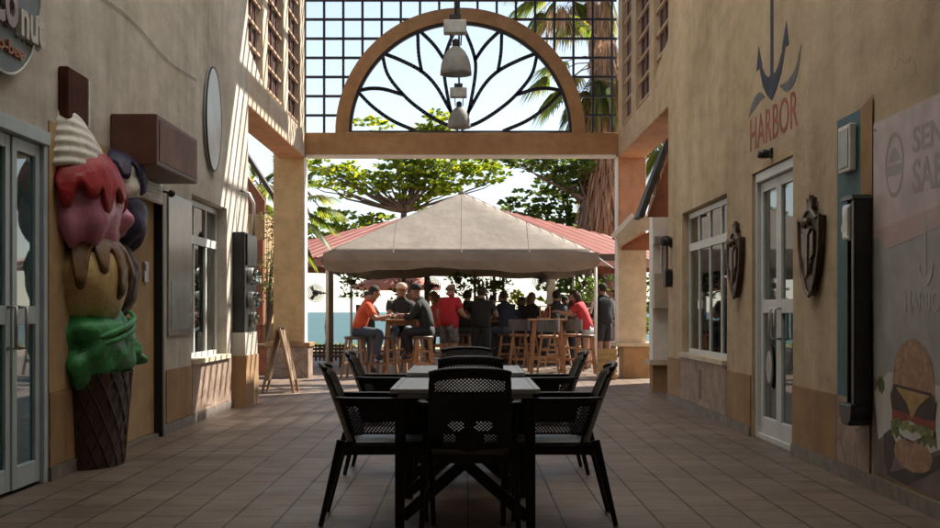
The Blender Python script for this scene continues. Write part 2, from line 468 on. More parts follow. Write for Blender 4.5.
def door_leaf(parent, X, y0, y1, z0, z1, mframe, mglass, side, rails=(1.0,), st=.085, handle_y=None):
    """a glazed leaf of an aluminium door, with its pane and its pull handle"""
    b = MB(); t = .05
    b.box(X-t/2, X+t/2, y0, y0+st, z0, z1).box(X-t/2, X+t/2, y1-st, y1, z0, z1)
    b.box(X-t/2+.001, X+t/2-.001, y0+st, y1-st, z1-st, z1).box(X-t/2+.001, X+t/2-.001, y0+st, y1-st, z0, z0+st*1.7)
    for r in rails: b.box(X-t/2+.001, X+t/2-.001, y0+st, y1-st, r-.06, r+.06)
    o = b.build('door', mframe, parent, bevel=.004)
    zz = [z0+st*1.7]+[x for r in rails for x in (r-.06, r+.06)]+[z1-st]
    g = MB()
    for i in range(0, len(zz), 2): g.box(X-.004, X+.004, y0+st-.005, y1-st+.005, zz[i]-.005, zz[i+1]+.005)
    g.build('pane', mglass, o)
    if handle_y:
        h = MB(); d = .05*side
        h.tube([(X+d*.5, handle_y, .92), (X+d*1.6, handle_y, .92), (X+d*1.6, handle_y, 1.18), (X+d*.5, handle_y, 1.18)], .013, 8)
        h.build('handle', M_metal, o, smooth=True)
    return o

Xd = XL-.06
f = MB().box(Xd-.06, Xd+.065, 7.60, 7.67, 0, 2.36).box(Xd-.06, Xd+.065, 8.73, 8.80, 0, 2.36).box(Xd-.06, Xd+.085, 7.595, 8.805, 2.27, 2.362)
f.build('door_frame', M_alub, sbL, bevel=.005)
door_leaf(sbL, Xd, 7.675, 8.195, .02, 2.265, M_alub, M_glassT, 1, (1.13,), .085, 8.14)
door_leaf(sbL, Xd+.012, 8.20, 8.725, .02, 2.265, M_alub, M_glassT, 1, (1.13,), .085, 8.30)

q = MB(); q.tube([(XL+.012, 6.0+.4*i, 3.66-.035*math.sin(i*.9)-.006*i) for i in range(20)], .005, 6); q.build('cable', M_galv, sbL)
# recessed doorway with a plain shut door, rolled shutter and black jamb
o = MB().box(XL-.08, XL-.045, 10.63, 11.983, .04, 2.28).build('door', M_ochre, sbL, bevel=.004)
MB().box(XL-.044, XL-.022, 11.55, 11.69, 1.42, 1.60).box(XL-.0215, XL-.014, 11.57, 11.67, 1.52, 1.58).build('intercom', M_galv, o)
MB().box(XL-.30, XL+.035, 11.985, 12.055, 0, 2.32).build('jamb', M_black, sbL)
p = MB()
for k in range(5): p.tube([(XL+.02, 10.6, 2.30-.035*k), (XL+.02, 11.98, 2.30-.035*k)], .024, 8)
p.build('rolled_shutter', M_trimw, sbL, smooth=True)
MB().box(XL-.3, XL-.0, 10.63, 11.98, .0, .035).build('threshold', M_skirt, sbL)

def window(parent, side, y0, y1, z0, z1, recess, zt, mull, mframe=M_alu):
    s = 1 if side == 'L' else -1
    X = (XL-recess) if side == 'L' else (XR+recess)
    t = .045
    b = MB()
    b.box(X-t/2, X+t/2, y0, y0+.05, z0, z1).box(X-t/2, X+t/2, y1-.05, y1, z0, z1)
    b.box(X-t/2+.001, X+t/2-.001, y0+.05, y1-.05, z0, z0+.05).box(X-t/2+.001, X+t/2-.001, y0+.05, y1-.05, z1-.06, z1)
    b.box(X-t/2-.004, X+t/2+.004, y0+.05, y1-.05, zt-.045, zt+.045)
    for k in range(1, mull):
        y = y0+(y1-y0)*k/mull
        b.box(X-t/2+.003, X+t/2-.003, y-.024, y+.024, z0+.05, zt-.045); b.box(X-t/2+.003, X+t/2-.003, y-.024, y+.024, zt+.045, z1-.06)
    w = b.build('window', mframe, parent)
    MB().box(X-.004, X+.004, y0+.04, y1-.04, z0+.04, z1-.05).build('pane', M_glass, w)
    MB().box(X-.03*s, (XL if side == 'L' else XR)+.05*s, y0-.04, y1+.04, z0-.05, z0-.002).build('sill', M_cream, w)
    return w
wL = window(sbL, 'L', 13.42, 15.34, .66, 2.355, .13, 1.93, 3)
MB().box(XL-.30, XL-.29, 13.6, 15.2, .70, 1.25).build('frosted_film', M_film, wL)

# ------------------------------------------------------------------ right shop building
sbR = thing('shop_building', 'ochre rendered shop building on the right with the painted anchor sign', 'building', (XR, 12, 0))
doorR = (10.48, 12.0, 0.0, 2.42); winR = (13.15, 15.9, .64, 2.355)
cellwall(XR, XR+WT, (-8, 17.0), (0, 7.5), [doorR, winR]).build('wall', M_wallR, sbR)
fr = lambda u, v, d: (XR+d, u, v)
MB().prism([(17.001, 4.282), (18.34, 4.282), (18.34, 4.42), (17.001, 4.745)], fr, .002, WT).build('gable_corner', M_wallR, sbR)
for a, b_ in ((9.22, 10.46), (12.02, 13.12), (16.0, 16.98)):
    MB().box(XR-.014, XR-.003, a, b_, .10, .565).build('plinth_panel', M_panel, sbR)
for a, b_, c in ((13.14, 15.96, .60), (8.44, 9.2, .565)):
    MB().box(XR-.016, XR-.003, a, b_, .10, c).build('stone_plinth', M_marble, sbR)
for a, b_ in ((-7.9, 10.46), (12.02, 16.99)):
    MB().box(XR-.026, XR-.002, a, b_, 0, .095).build('skirting', M_skirt, sbR)
MB().box(XR-.019, XR-.012, 14.5, 14.66, .17, .50).build('rusty_slot', M_brownbox, sbR)
MB().box(XR+WT+.002, 7, -7.9, 16.95, 3.2, 3.3).box(XR+WT+.01, 7, -7.9, 16.95, .02, .04).box(6.9, 7, -7.9, 16.95, 0, 3.2).box(XR+WT+.002, 7, 9.8, 9.9, 0, 3.2).box(XR+WT+.002, 7, 12.5, 12.6, 0, 3.2).box(XR+WT+.002, 7, 16.85, 16.95, 0, 3.2).box(XR+WT+.002, 7, -7.9, -7.8, 0, 3.2).build('interior', M_inside, sbR)
Xd = XR+.09
MB().box(Xd-.06, Xd+.06, 10.485, 10.55, 0, 2.41).box(Xd-.06, Xd+.06, 11.93, 11.995, 0, 2.41).box(Xd-.07, Xd+.06, 10.55, 11.93, 2.33, 2.412).box(Xd-.05, Xd+.05, 10.55, 11.93, 0, .05).build('door_frame', M_alu, sbR, bevel=.005)
M_glassG = glass_mat('grey_green_glass', (.40, .50, .48), .05, .42, (.17, .22, .21))
d1 = door_leaf(sbR, Xd, 11.243, 11.925, .055, 2.325, M_alu, M_glassG, -1, (1.20,), .085, 11.32)
d2 = door_leaf(sbR, Xd, 10.555, 11.237, .055, 2.325, M_alu, M_glassG, -1, (1.20,), .085, 11.15)
e = MB(); e.prism([(.15*math.cos(t*PI/14), .20*math.sin(t*PI/14)) for t in range(28)], lambda u, v, d: (Xd-.02-d, 11.585-u, .66+v), 0, .006)
e.build('round_sticker', M_black, d1)
e = MB(); e.prism([(.105*math.cos(t*PI/14), .145*math.sin(t*PI/14)) for t in range(28)], lambda u, v, d: (Xd-.0265-d, 11.585-u, .66+v), 0, .003)
e.build('sticker_disc', M_galv, d1)
wR = window(sbR, 'R', 13.19, 15.87, .66, 2.34, .10, 1.93, 4)
MB().box(XR+.30, XR+.31, 13.3, 15.6, 1.0, 1.42).build('frosted_film', M_film, wR)
MB().box(XR+.6, XR+1.2, 13.5, 15.6, .72, .76).box(XR+.65, XR+.7, 13.55, 13.6, .04, .72).box(XR+.65, XR+.7, 15.5, 15.55, .04, .72).build('interior_counter', M_wood, sbR)

# ------------------------------------------------------------------ hall roof and added closing wall behind the viewer
ROOF_END = 18.3
SKW = 2.2
struct('passage_roof', MB().box(XL-WT, -SKW, -8, ROOF_END, 7.502, 7.72).box(SKW, XR+WT, -8, ROOF_END, 7.502, 7.72).box(-SKW, SKW, -8, 5.5, 7.503, 7.719).box(-SKW, SKW, ROOF_END-1, ROOF_END, 7.503, 7.719), M_roofin)
struct('added_skylight', MB().box(-SKW, SKW, 5.5, ROOF_END-1, 7.60, 7.62), fabric_mat('milky_fill_sheet', (.85, .85, .83), .85, .05))  # unseen translucent panel added to brighten the passage
struct('added_rear_wall', MB().box(XL-WT, XR+WT, -8.3, -8.002, 0, 7.5), M_wallR)  # unseen wall added to keep sky light out from behind

# ------------------------------------------------------------------ gateway at the end of the passage
GY = 22.7
gate = thing('arched_gateway', 'tan arched gateway with a steel grid and lotus tracery at the end of the passage', 'gateway', (0, GY, 0))
ca = MB().box(-3.40, -2.87, GY, GY+.5, .62, 4.285).build('column', M_yellow, gate, bevel=.012)
MB().box(-3.50, -2.78, GY-.07, GY+.57, 0, .545).build('column_plinth', M_marble, ca, bevel=.008)
MB().box(-3.53, -2.75, GY-.10, GY+.60, .547, .618).build('column_ledge', M_panel, ca, bevel=.006)
cb = MB().box(2.63, 3.11, GY, GY+.5, .62, 4.285).build('column', M_salmon, gate, bevel=.012)
MB().box(2.70, 3.22, GY-.06, GY+.57, 0, .545).build('column_plinth', M_panel, cb, bevel=.008)
MB().box(2.56, 3.25, GY-.10, GY+.60, .547, .618).build('column_ledge', M_cream, cb, bevel=.006)
MB().box(2.626, 3.114, GY-.006, GY+.10, .622, 2.26).build('cream_lower_face', M_cream, cb)  # thin cream skin over the lower front of the column
MB().box(2.602, 2.6245, GY-.012, GY+.35, .62, 3.86).build('white_edging', M_trimw, cb)
MB().box(-2.868, -2.845, GY-.012, GY+.35, .62, 3.86).build('white_edging', M_trimw, ca)
bm_ = MB().box(-2.868, 2.628, GY+.02, GY+.42, 3.905, 4.285).build('cross_beam', M_gate, gate, bevel=.008)
MB().box(-2.84, 2.60, GY+.03, GY+.41, 3.872, 3.902).build('white_edging', M_trimw, bm_)
sl = MB().box(-3.30, XL-.001, 16.845, GY-.002, 3.85, 4.28).build('side_beam', M_cream, gate)
MB().box(-3.295, XL-.006, 16.85, GY-.006, 3.838, 3.848).build('soffit', M_salmon, sl)  # salmon stands in for bounced light under the beam
sr = MB().box(XR+.001, 3.08, 17.005, GY-.002, 3.85, 4.28).build('side_beam', M_wallR, gate)
MB().box(XR+.006, 3.075, 17.01, GY-.006, 3.838, 3.848).build('soffit', M_salmon, sr)  # bounced light put into the colour here as on the left
# arch ring
ACX, ACZ, RO, RI = -.135, 4.287, 2.19, 1.96
def arc_strip(r0, r1, y0, y1, n=64):
    b = MB()
    for k in range(n):
        a, c = PI*k/n, PI*(k+1)/n
        P = lambda r, t, y: (ACX+r*math.cos(t), y, ACZ+r*math.sin(t))
        b.add([P(r0,a,y0),P(r1,a,y0),P(r1,c,y0),P(r0,c,y0),P(r0,a,y1),P(r1,a,y1),P(r1,c,y1),P(r0,c,y1)],
              [(0,1,2,3),(7,6,5,4),(1,5,6,2),(0,3,7,4)])
    return b
arc_strip(RI, RO, GY+.06, GY+.36).build('arch', M_gate, gate)
arc_strip(RI-.055, RI-.003, GY+.12, GY+.20).build('arch_liner', M_steel, gate)
# lotus tracery (measured in pixels, mirrored)
lot = MB()
def px(x, y): return at(x, y, GY+.16)
def curve(P, n=10):
    """Catmull-Rom through the points"""
    out = []
    Q = [P[0]*2-P[1]]+P+[P[-1]*2-P[-2]]
    for i in range(1, len(Q)-2):
        for k in range(n):
            t = k/n; a, b_, c, d = Q[i-1], Q[i], Q[i+1], Q[i+2]
            out.append(.5*((2*b_)+(c-a)*t+(2*a-5*b_+4*c-d)*t*t+(3*b_-a-3*c+d)*t**3))
    out.append(P[-1]); return out
petals = [[(459.5, 20), (447, 50), (444, 72), (451, 112), (458, 128)],
          [(417.7, 29), (418.6, 53), (421.7, 72)], [(417.7, 29), (433.5, 44.5), (444.5, 60)],
          [(382, 53), (400, 60), (421, 71), (436, 86), (450.5, 111)], [(382, 53), (388, 75), (404, 95.5), (421, 110), (440, 122), (458, 129)],
          [(357, 91), (371, 88.5), (385, 89.5), (402, 94.5)], [(357, 91), (373, 107), (393, 121), (416, 131)]]
for P in petals:
    for mir in (0, 1):
        Q = curve([px(919.5-x if mir else x, y) for x, y in P], 6)
        for a, b_ in zip(Q[:-1], Q[1:]):
            d = (b_-a).normalized()*.012
            lot.bar(a-d, b_+d, .06, .06, up=(0, 1, 0))
lot.bar((ACX-RI, GY+.16, ACZ+.025), (ACX+RI, GY+.16, ACZ+.025), .05)
lot.build('lotus_tracery', M_steel, gate)
# square grid above
gr = MB(); st = .338; bw = .042; Yg = GY+.22; ZT = 7.62
x0 = (305-CX)/F*Yg
RR = RO-.03
for k in range(17):
    x = x0+st*k; dx = abs(x-ACX)
    zb = ACZ+math.sqrt(max(0, RR*RR-dx*dx)) if dx < RR else ACZ
    gr.box(x-bw/2, x+bw/2, Yg-.02, Yg+.02, zb, ZT)
for k in range(1, 11):
    z = ACZ+st*k-.01
    dz = z-ACZ
    xa, xb = -2.85, 2.62
    if dz < RR:
        w = math.sqrt(RR*RR-dz*dz)
        gr.box(xa, ACX-w, Yg-.024, Yg+.024, z-bw/2, z+bw/2); gr.box(ACX+w, xb, Yg-.024, Yg+.024, z-bw/2, z+bw/2)
    else: gr.box(xa, xb, Yg-.024, Yg+.024, z-bw/2, z+bw/2)
gr.build('grid_grille', M_steel, gate)
# side trellises: posts and timber lattice bays
def trellis(side, posts, bays):
    s = -1 if side == 'L' else 1
    X = XL if side == 'L' else XR
    for a, b_ in posts:
        MB().box(X+s*.001, X+s*.16, a, b_, 4.283, 7.5).build('post', M_cream if side == 'L' else M_wallR, gate)
    for a, b_, zb in bays:
        m_ = MB()
        n = max(4, int((b_-a)/.11))
        for k in range(n):            # upright boards with narrow gaps
            y = a+(b_-a)*(k+.5)/n
            m_.box(X+s*.085, X+s*.105, y-.043, y+.043, zb(y), 7.5)
        for k in range(3):            # uprights in front
            y = a+(b_-a)*(k+.5)/3
            m_.box(X+s*.066, X+s*.084, y-.022, y+.025, zb(y), 7.5)
        lp = m_.build('lattice_panel', M_redwood, gate)
        q = MB(); z = 4.36
        while z < 7.4:
            if z > zb((a+b_)/2): q.box(X+s*.03, X+s*.065, a+.002, b_-.002, z-.018, z+.018)
            z += .335
        q.build('slat', M_slat, lp)
trellis('L', [(18.07, 18.5), (20.1, 20.6), (22.05, 22.68)], [(16.86, 18.068, lambda y: 4.283 if y > 18 else max(4.30, 4.62-(y-16.84)*.236)), (18.502, 20.098, lambda y: 4.283), (20.602, 22.048, lambda y: 4.283)])
trellis('R', [(18.34, 18.8), (20.3, 20.9), (22.1, 22.68)], [(17.02, 18.338, lambda y: max(4.30, 4.745-(y-17.0)*.243)), (18.802, 20.298, lambda y: 4.283), (20.902, 22.098, lambda y: 4.283)])
# open roof lattice over the last bay, with the ridge beam the lamps hang from
ov = MB()
for k in range(14):
    y = ROOF_END+.25+.335*k
    if y < 22.9: ov.box(XL, XR, y-.025, y+.025, 7.53, 7.6)
for k in range(5):
    x = -2.3+1.05*k; ov.box(x-.025, x+.025, ROOF_END+.002, 22.95, 7.61, 7.68)
ov.build('roof_lattice', M_steel, gate)
MB().box(-.22, -.08, ROOF_END+.002, 22.9, 7.69, 7.85).build('ridge_beam', M_gate, gate)

# ------------------------------------------------------------------ pendant lamps
M_shade = fabric_mat('ribbed_lamp_glass', (.42, .42, .41), .4, .2, 9)
def pendant(Y, zb, label, r):
    x = -.148
    zt = 7.5 if Y < ROOF_END else 7.69
    t = thing('pendant_lamp', label, 'lamp', (x, Y, zb), group='industrial pendant lamps in a row')
    s = r/.19
    prof = [(r, 0), (r*.985, .045*s), (r*.93, .13*s), (r*.80, .21*s), (r*.60, .28*s), (r*.36, .325*s), (r*.2, .345*s)]
    MB().lathe(prof, 28, (x, Y, zb), cap=False).build('lampshade', M_shade, t, smooth=True, solid=.006)
    h = MB().lathe([(r*.20, .34*s), (r*.24, .36*s), (r*.24, .42*s), (r*.1, .44*s)], 14, (x, Y, zb))
    h.bar((x-.06*s, Y, zb+.36*s), (x-.07*s, Y, zb+.52*s), .016, .02).bar((x+.06*s, Y, zb+.36*s), (x+.07*s, Y, zb+.52*s), .016, .02)
    h.build('lamp_holder', M_black, t)
    MB().box(x-.15*s, x+.13*s, Y-.085, Y+.085, zb+.50*s, zb+.66*s).build('ballast_box', M_galv, t, bevel=.01)
    MB().box(x-.08*s, x+.06*s, Y-.05, Y+.05, zb+.66*s, zb+.73*s).build('junction_box', M_black, t)
    MB().tube([(x, Y, zb+.70*s), (x, Y, zt)], .022 if Y < ROOF_END else .016, 8).build('rod', M_black, t)
    MB().ball((x, Y, zb+.16), (.06, .06, .13), 12, 8).build('bulb', M_trimw, t, smooth=True)
pendant(15.9, H+(CY-75)/F*15.9, 'white bell pendant lamp with a boxed ballast, the nearer and larger of two', .19)
pendant(21.5, H+(CY-128)/F*21.5, 'white bell pendant lamp in front of the lotus centre, the farther and smaller of two', .19)
# ------------------------------------------------------------------ tables and chairs
def make_chair():
    r = thing('armchair', 'x', 'chair', local=True, group='black resin armchairs around the dining tables')
    # seat
    s = MB(); n = 12
    out = []
    for k in range(n+1):
        t = k/n
        out.append((lerp(-.215, .215, t), .25-.03*abs(2*t-1)**3))
    poly = out+[(.20, -.22), (-.20, -.22)]
    s.prism(poly, lambda u, v, d: (u, v, d-.018*math.cos(min(1, abs(u)/.24)*PI/2)*(1 if d > .44 else .3)), .415, .452)
    s.build('seat', mat('grey_seat_pad', (.11, .115, .12), .35, .15, 9), r, bevel=.006)
    # backrest, bowed and leaning back, with real perforations
    def S(u, v):
        z = lerp(.40, .86, v); w = lerp(.222, .205, v); x = (2*u-1)*w
        zz = z-(.022*abs(2*u-1)**3 if v > .9 else 0)
        return (x, -.21-.155*max(0, (z-.42)/.44)**1.1+.06*(2*u-1)**2*(1-.35*v), zz)
    def hb(u, v):
        z = lerp(.40, .86, v)
        if .745 < z < .815: return .08 < u < .92
        if .545 < z < .60 and (abs(u-.34) < .10-abs(z-.572)*1.6 or abs(u-.66) < .11-abs(z-.572)*1.6): return True
        return .487 < z < .525 and (.18 < u < .34 or .66 < u < .80)
    bk = panel_holes(S, 42, 54, hb, .80).build('backrest', M_resin, r, solid=.012)
    tp = MB(); P = [S(u/12, 1.0) for u in range(13)]
    tp.tube([(x, y+.002, z) for x, y, z in P], .014, 8); tp.build('top_rail', M_resin, bk, smooth=True)
    for sx in (-1, 1):
        def A(u, v, sx=sx):
            y = lerp(lerp(-.188, -.248, v), .24, u); z = lerp(.492, .674, v)
            return (sx*(.236+.010*v+.004*math.sin(u*PI)), y, z)
        def ha(u, v):
            z = lerp(.492, .674, v)
            return (.50 < z < .555 and .06 < u < .97) or (.555 < z < .65 and .06 < u < .20) or (.555 < z < .62 and .80 < u < .96)
        side = panel_holes(A, 46, 19, ha, .80).build('side_panel', M_resin, r, solid=.011)
        a = MB(); pts = [(sx*.226, -.262, .684), (sx*.240, -.2, .682), (sx*.250, -.1, .681), (sx*.252, .1, .680), (sx*.250, .215, .676), (sx*.246, .255, .655)]
        for p, q in zip(pts[:-1], pts[1:]):
            a.bar(Vector(p)-(Vector(q)-Vector(p)).normalized()*.006, q, .042, .018)
        a.build('armrest', M_resin, r, bevel=.005)
        MB().bar((sx*.240, .235, .66), (sx*.240, .262, 0), .042, .034, up=(1, 0, 0), w2=.026, h2=.024).build('leg', M_resin, r, bevel=.004)
        MB().bar((sx*.232, -.235, .46), (sx*.246, -.345, 0), .046, .036, up=(1, 0, 0), w2=.026, h2=.024).build('leg', M_resin, r, bevel=.004)
    fr_ = MB(); fr_.box(-.215, .215, .205, .225, .375, .414).box(-.215, .215, -.225, -.205, .375, .414).box(-.232, -.216, -.225, .225, .38, .43).box(.216, .232, -.225, .225, .38, .43)
    fr_.build('seat_frame', M_resin, r)
    return r

M_ttop = mat('grey_slatted_tabletop', (.44, .46, .47), .30, .12, 9, .08, 90)
def make_table():
    r = thing('dining_table', 'x', 'table', local=True, group='black dining tables in the passage')
    t = MB(); n = 13; L_ = 1.2
    t.box(-.40, -.37, -.6, .6, .715, .742).box(.37, .40, -.6, .6, .715, .742)
    for k in range(n):
        y0 = -.6+L_*k/n; t.box(-.369, .369, y0+.004, y0+L_/n-.004, .716, .741)
    t.box(-.36, .36, -.58, .58, .690, .7145)
    t.build('tabletop', M_ttop, r, bevel=.003)
    a = MB().box(-.36, .36, -.56, -.535, .63, .69).box(-.36, .36, .535, .56, .63, .69).box(-.36, -.335, -.534, .534, .63, .69).box(.335, .36, -.534, .534, .63, .69)
    a.build('apron', M_black, r)
    for sx in (-1, 1):
        for sy in (-1, 1):
            MB().bar((sx*.345, sy*.545, .689), (sx*.35, sy*.55, 0), .06, .06, up=(0, 1, 0), w2=.05, h2=.05).build('leg', M_black, r, bevel=.004)
    for sy in (-1, 1):
        for sx in (-1, 1): MB().bar((sx*.335, sy*(.52+.018*sx), .05), (-sx*.33, sy*(.52+.018*sx), .63), .06, .034, up=(0, 1, 0)).build('cross_brace', M_black, r)
    return r

ch0 = make_chair(); tb0 = make_table()
TX = -.015
tabs = [(7.5, 'dark slatted dining table nearest the camera, half hidden by the chair facing away'), (9.36, 'dark slatted dining table farther up the passage, in front of the bar stools')]
for i, (y, lb) in enumerate(tabs):
    o = tb0 if i == 0 else copy_tree(tb0)
    o.location = (TX, y, 0); o['label'] = lb
chairs = [(0.01, 6.88, 0, 'black armchair at the near end of the front table, its back to the camera'),
          (-.455, 7.24, -PI/2, 'black armchair on the left of the front table, seen from its side'),
          (.455, 7.24, PI/2, 'black armchair on the right of the front table, seen from its side'),
          (.01, 8.60, 0, 'black armchair between the two tables, back towards the camera'),
          (-.52, 9.42, -PI/2, 'black armchair on the left of the second table, behind the front left chair'),
          (.50, 9.42, PI/2, 'black armchair on the right of the second table, behind the front right chair'),
          (.0, 10.13, PI, 'black armchair at the far end of the second table, facing the camera')]
for i, (x, y, rz, lb) in enumerate(chairs):
    o = ch0 if i == 0 else copy_tree(ch0)
    o.location = (x, y, 0); o.rotation_euler = (0, 0, rz+[0, .03, -.02, .02, -.03, .02, .03][i]); o['label'] = lb

# ------------------------------------------------------------------ giant ice cream on the left wall
def gloss_paint(name, col, var=.2):
    m, nt, N, L, b = new_mat(name); v = coords(nt)
    c = ramp(nt, noise(nt, v, 4, 7, .68), [(.3, [x*(1-var) for x in col]), (.7, [min(1, x*(1+var)) for x in col])])
    dirt = ramp(nt, noise(nt, v, 11, 8, .75), [(.34, (.50, .46, .42)), (.44, (1, 1, 1))])
    c = mixc(nt, .6, c, dirt, 'MULTIPLY')
    chip = ramp(nt, noise(nt, coords(nt, (1, 1, 1), (5, 5, 5)), 26, 5, .7), [(.66, (0, 0, 0)), (.70, (.6, .6, .6))])
    c = mixc(nt, chip, c, (.42, .38, .33))
    L.new(c, b.inputs['Base Color'])
    L.new(ramp(nt, noise(nt, v, 8, 5), [(.3, (.34, .34, .34)), (.7, (.58, .58, .58))]), b.inputs['Roughness'])
    add_bump(nt, b, noise(nt, v, 9, 4, .5), .6, .03)
    return m
M_icw = gloss_paint('cream_white_paint', (.78, .76, .71)); M_icp = gloss_paint('strawberry_pink_paint', (.62, .24, .36)); M_icr = gloss_paint('red_sauce_paint', (.38, .012, .022))
M_icv = gloss_paint('vanilla_yellow_paint', (.62, .45, .20)); M_icc = gloss_paint('caramel_brown_paint', (.19, .105, .05)); M_icg = gloss_paint('mint_green_paint', (.045, .29, .095), .45)
M_icb = gloss_paint('blueberry_paint', (.045, .045, .10), .4); M_ick = gloss_paint('dark_chocolate_paint', (.05, .022, .016)); M_icn = gloss_paint('waffle_brown_paint', (.060, .031, .024), .35)
ice = thing('ice_cream_sculpture', 'giant painted ice cream cone of stacked scoops fixed to the left wall', 'sculpture', (XL, 9.8, 0))
rs = random.Random(3)
def lump(amp, k, seed):
    q = random.Random(seed)
    ws = [(Vector((q.uniform(-1, 1), q.uniform(-1, 1), q.uniform(-1, 1))).normalized()*k*q.uniform(.6, 1.5), q.uniform(0, 6)) for _ in range(7)]
    return lambda d: 1+amp*sum(math.sin(w.dot(d)+p) for w, p in ws)/3
def scoop(name, m, Yc, zc, d, a, hz, amp=.05, k=6, seed=1, skirt=0):
    wv = lump(amp, k, seed)
    def warp(v):
        e = wv(v)
        if skirt and v.z < -.2: e *= 1+skirt*min(1, (-v.z-.2)*2)*(.8+.4*math.sin(9*math.atan2(v.y, v.x)))
        return e
    return MB().ball((XL-.02, Yc, zc), (d, a, hz), 48, 30, warp).build(name, m, ice, smooth=True)
def drip(name, m, Yc, zc, d, a, hz, prof, par, k=1.045, top=.12):
    """sauce poured over a scoop: a raised skin whose lower edge follows prof(t), t = -1..1 along the wall"""
    b = MB(); nu, nv = 60, 16
    for i in range(nu+1):
        t = -1+2*i/nu; ph = t*1.45
        en = prof(t)
        for j in range(nv+1):
            th = lerp(top, en, j/nv)
            e = k-(.05 if j == nv or i in (0, nu) else 0)+(.02 if j in (nv-1, nv-2) else 0)
            b.v.append((XL-.02+d*e*math.sin(th)*math.cos(ph), Yc+a*e*math.sin(th)*math.sin(ph), zc+hz*e*math.cos(th)))
    for i in range(nu):
        for j in range(nv):
            p = i*(nv+1)+j; b.f.append((p, p+1, p+nv+2, p+nv+1))
    return b.build(name, m, par, smooth=True, solid=.02)
# waffle cone with raised diamond ribs
wc = MB()
def conep(t, z): # t 0..PI along the half ellipse
    k = lerp(.80, 1.0, z/.68); return Vector((XL+.28*k*math.sin(t), 9.82-.52*k*math.cos(t), z))
nb, nz = 24, 10
for i in range(nb+1):
    for j in range(nz+1): wc.v.append(tuple(conep(PI*i/nb, .70*j/nz)))
for i in range(nb):
    for j in range(nz):
        p = i*(nz+1)+j; wc.f.append((p, p+nz+1, p+nz+2, p+1))
cone = wc.build('waffle_cone', M_icn, ice, smooth=True)
rb = MB()
for k in range(-6, 13):
    for sgn in (1, -1):
        P = []
        for j in range(9):
            z = .70*j/8; t = (k+(sgn*z/.70*3.2))*PI/9
            if .02 < t < PI-.02: P.append(conep(t, z))
        if len(P) > 1: rb.tube(P, .011, 5)
rb.build('waffle_ribs', M_ick, cone)
scoop('mint_scoop', M_icg, 9.76, .90, .325, .60, .34, .10, 9, 4, .06)
scoop('mint_lump', M_icg, 10.40, .84, .25, .25, .20, .16, 8, 9)
sw = MB()
for k in range(2):
    P = [(XL+.31*math.sin(.25+t*.28)*(1.0+.02*k), 9.76-.52*math.cos(.25+t*.28), .86+.06*k+.03*t) for t in range(9)]
    sw.tube(P, [.010+.018*math.sin(PI*i/8) for i in range(9)], 8)
sw.build('mint_swirl', M_icg, ice, smooth=True)
van = scoop('vanilla_scoop', M_icv, 9.70, 1.40, .315, .58, .37, .04, 6, 5, .06)
def dr(base, amps):
    def f(t):
        v = base
        for c, w, h in amps: v += h*math.exp(-((t-c)/w)**4)
        return v
    return f
drip('caramel_sauce', M_icc, 9.70, 1.40, .315, .58, .37, dr(1.05, [(-.78, .10, .75), (-.45, .09, .45), (-.12, .09, .95), (.2, .09, .55), (.55, .10, .8), (.86, .07, .4)]), van, 1.06)
scoop('strawberry_lump', M_icp, 9.95, 1.86, .29, .26, .17, .10, 7, 22)
pk = scoop('strawberry_scoop', M_icp, 9.56, 1.98, .30, .60, .37, .06, 7, 6, .22)
drip('red_sauce', M_icr, 9.52, 1.99, .30, .58, .37, dr(1.48, [(-.85, .10, .40), (-.5, .11, .2), (-.25, .09, .5), (.1, .10, .2), (.45, .09, .35)]), pk, 1.07)
cr = MB(); P = []
def crw(v, t, z):
    q = (z-2.12)/.46
    return Vector((max(v.x, XL-.05), v.y-.19*q+.02*math.sin(z*9), v.z+.05*math.cos(t+z*3)-.10*(v.y-9.4)*(1-q)))
prof = []
for i in range(45):
    t = i/44; r_ = lerp(.57, .24, t**1.6); prof.append((r_*(1+.022*math.sin(t*PI*11)), 2.10+.42*t))
cr.lathe(prof, 44, (XL-.01, 9.47, 0), .40, 1.0, True, crw)
cr.build('whipped_cream', M_icw, ice, smooth=True)
wf = MB(); wf.box(XL+.0, XL+.075, 9.03, 9.50, 2.50, 2.86); w_ = wf.build('wafer_stick', mat('wafer_brown', (.085, .030, .022), .8, .3, 6, spec=.1), ice, bevel=.012)
MB().box(XL+.001, XL+.079, 9.503, 9.535, 2.50, 2.85).build('wafer_edge', M_icw, w_)
wc2 = scoop('blueberry_cream', M_icw, 10.42, 2.18, .26, .24, .24, .08, 7, 12)
bl = scoop('blueberry_scoop', M_icb, 10.50, 1.92, .275, .30, .26, .08, 8, 13, .12)
drip('blueberry_sauce', M_icb, 10.42, 2.18, .26, .24, .24, dr(1.0, [(-.6, .12, .5), (-.1, .12, .95), (.4, .1, .6)]), bl, 1.12)
ck = scoop('chocolate_scoop', M_ick, 10.42, 1.42, .22, .25, .34, .09, 8, 15)

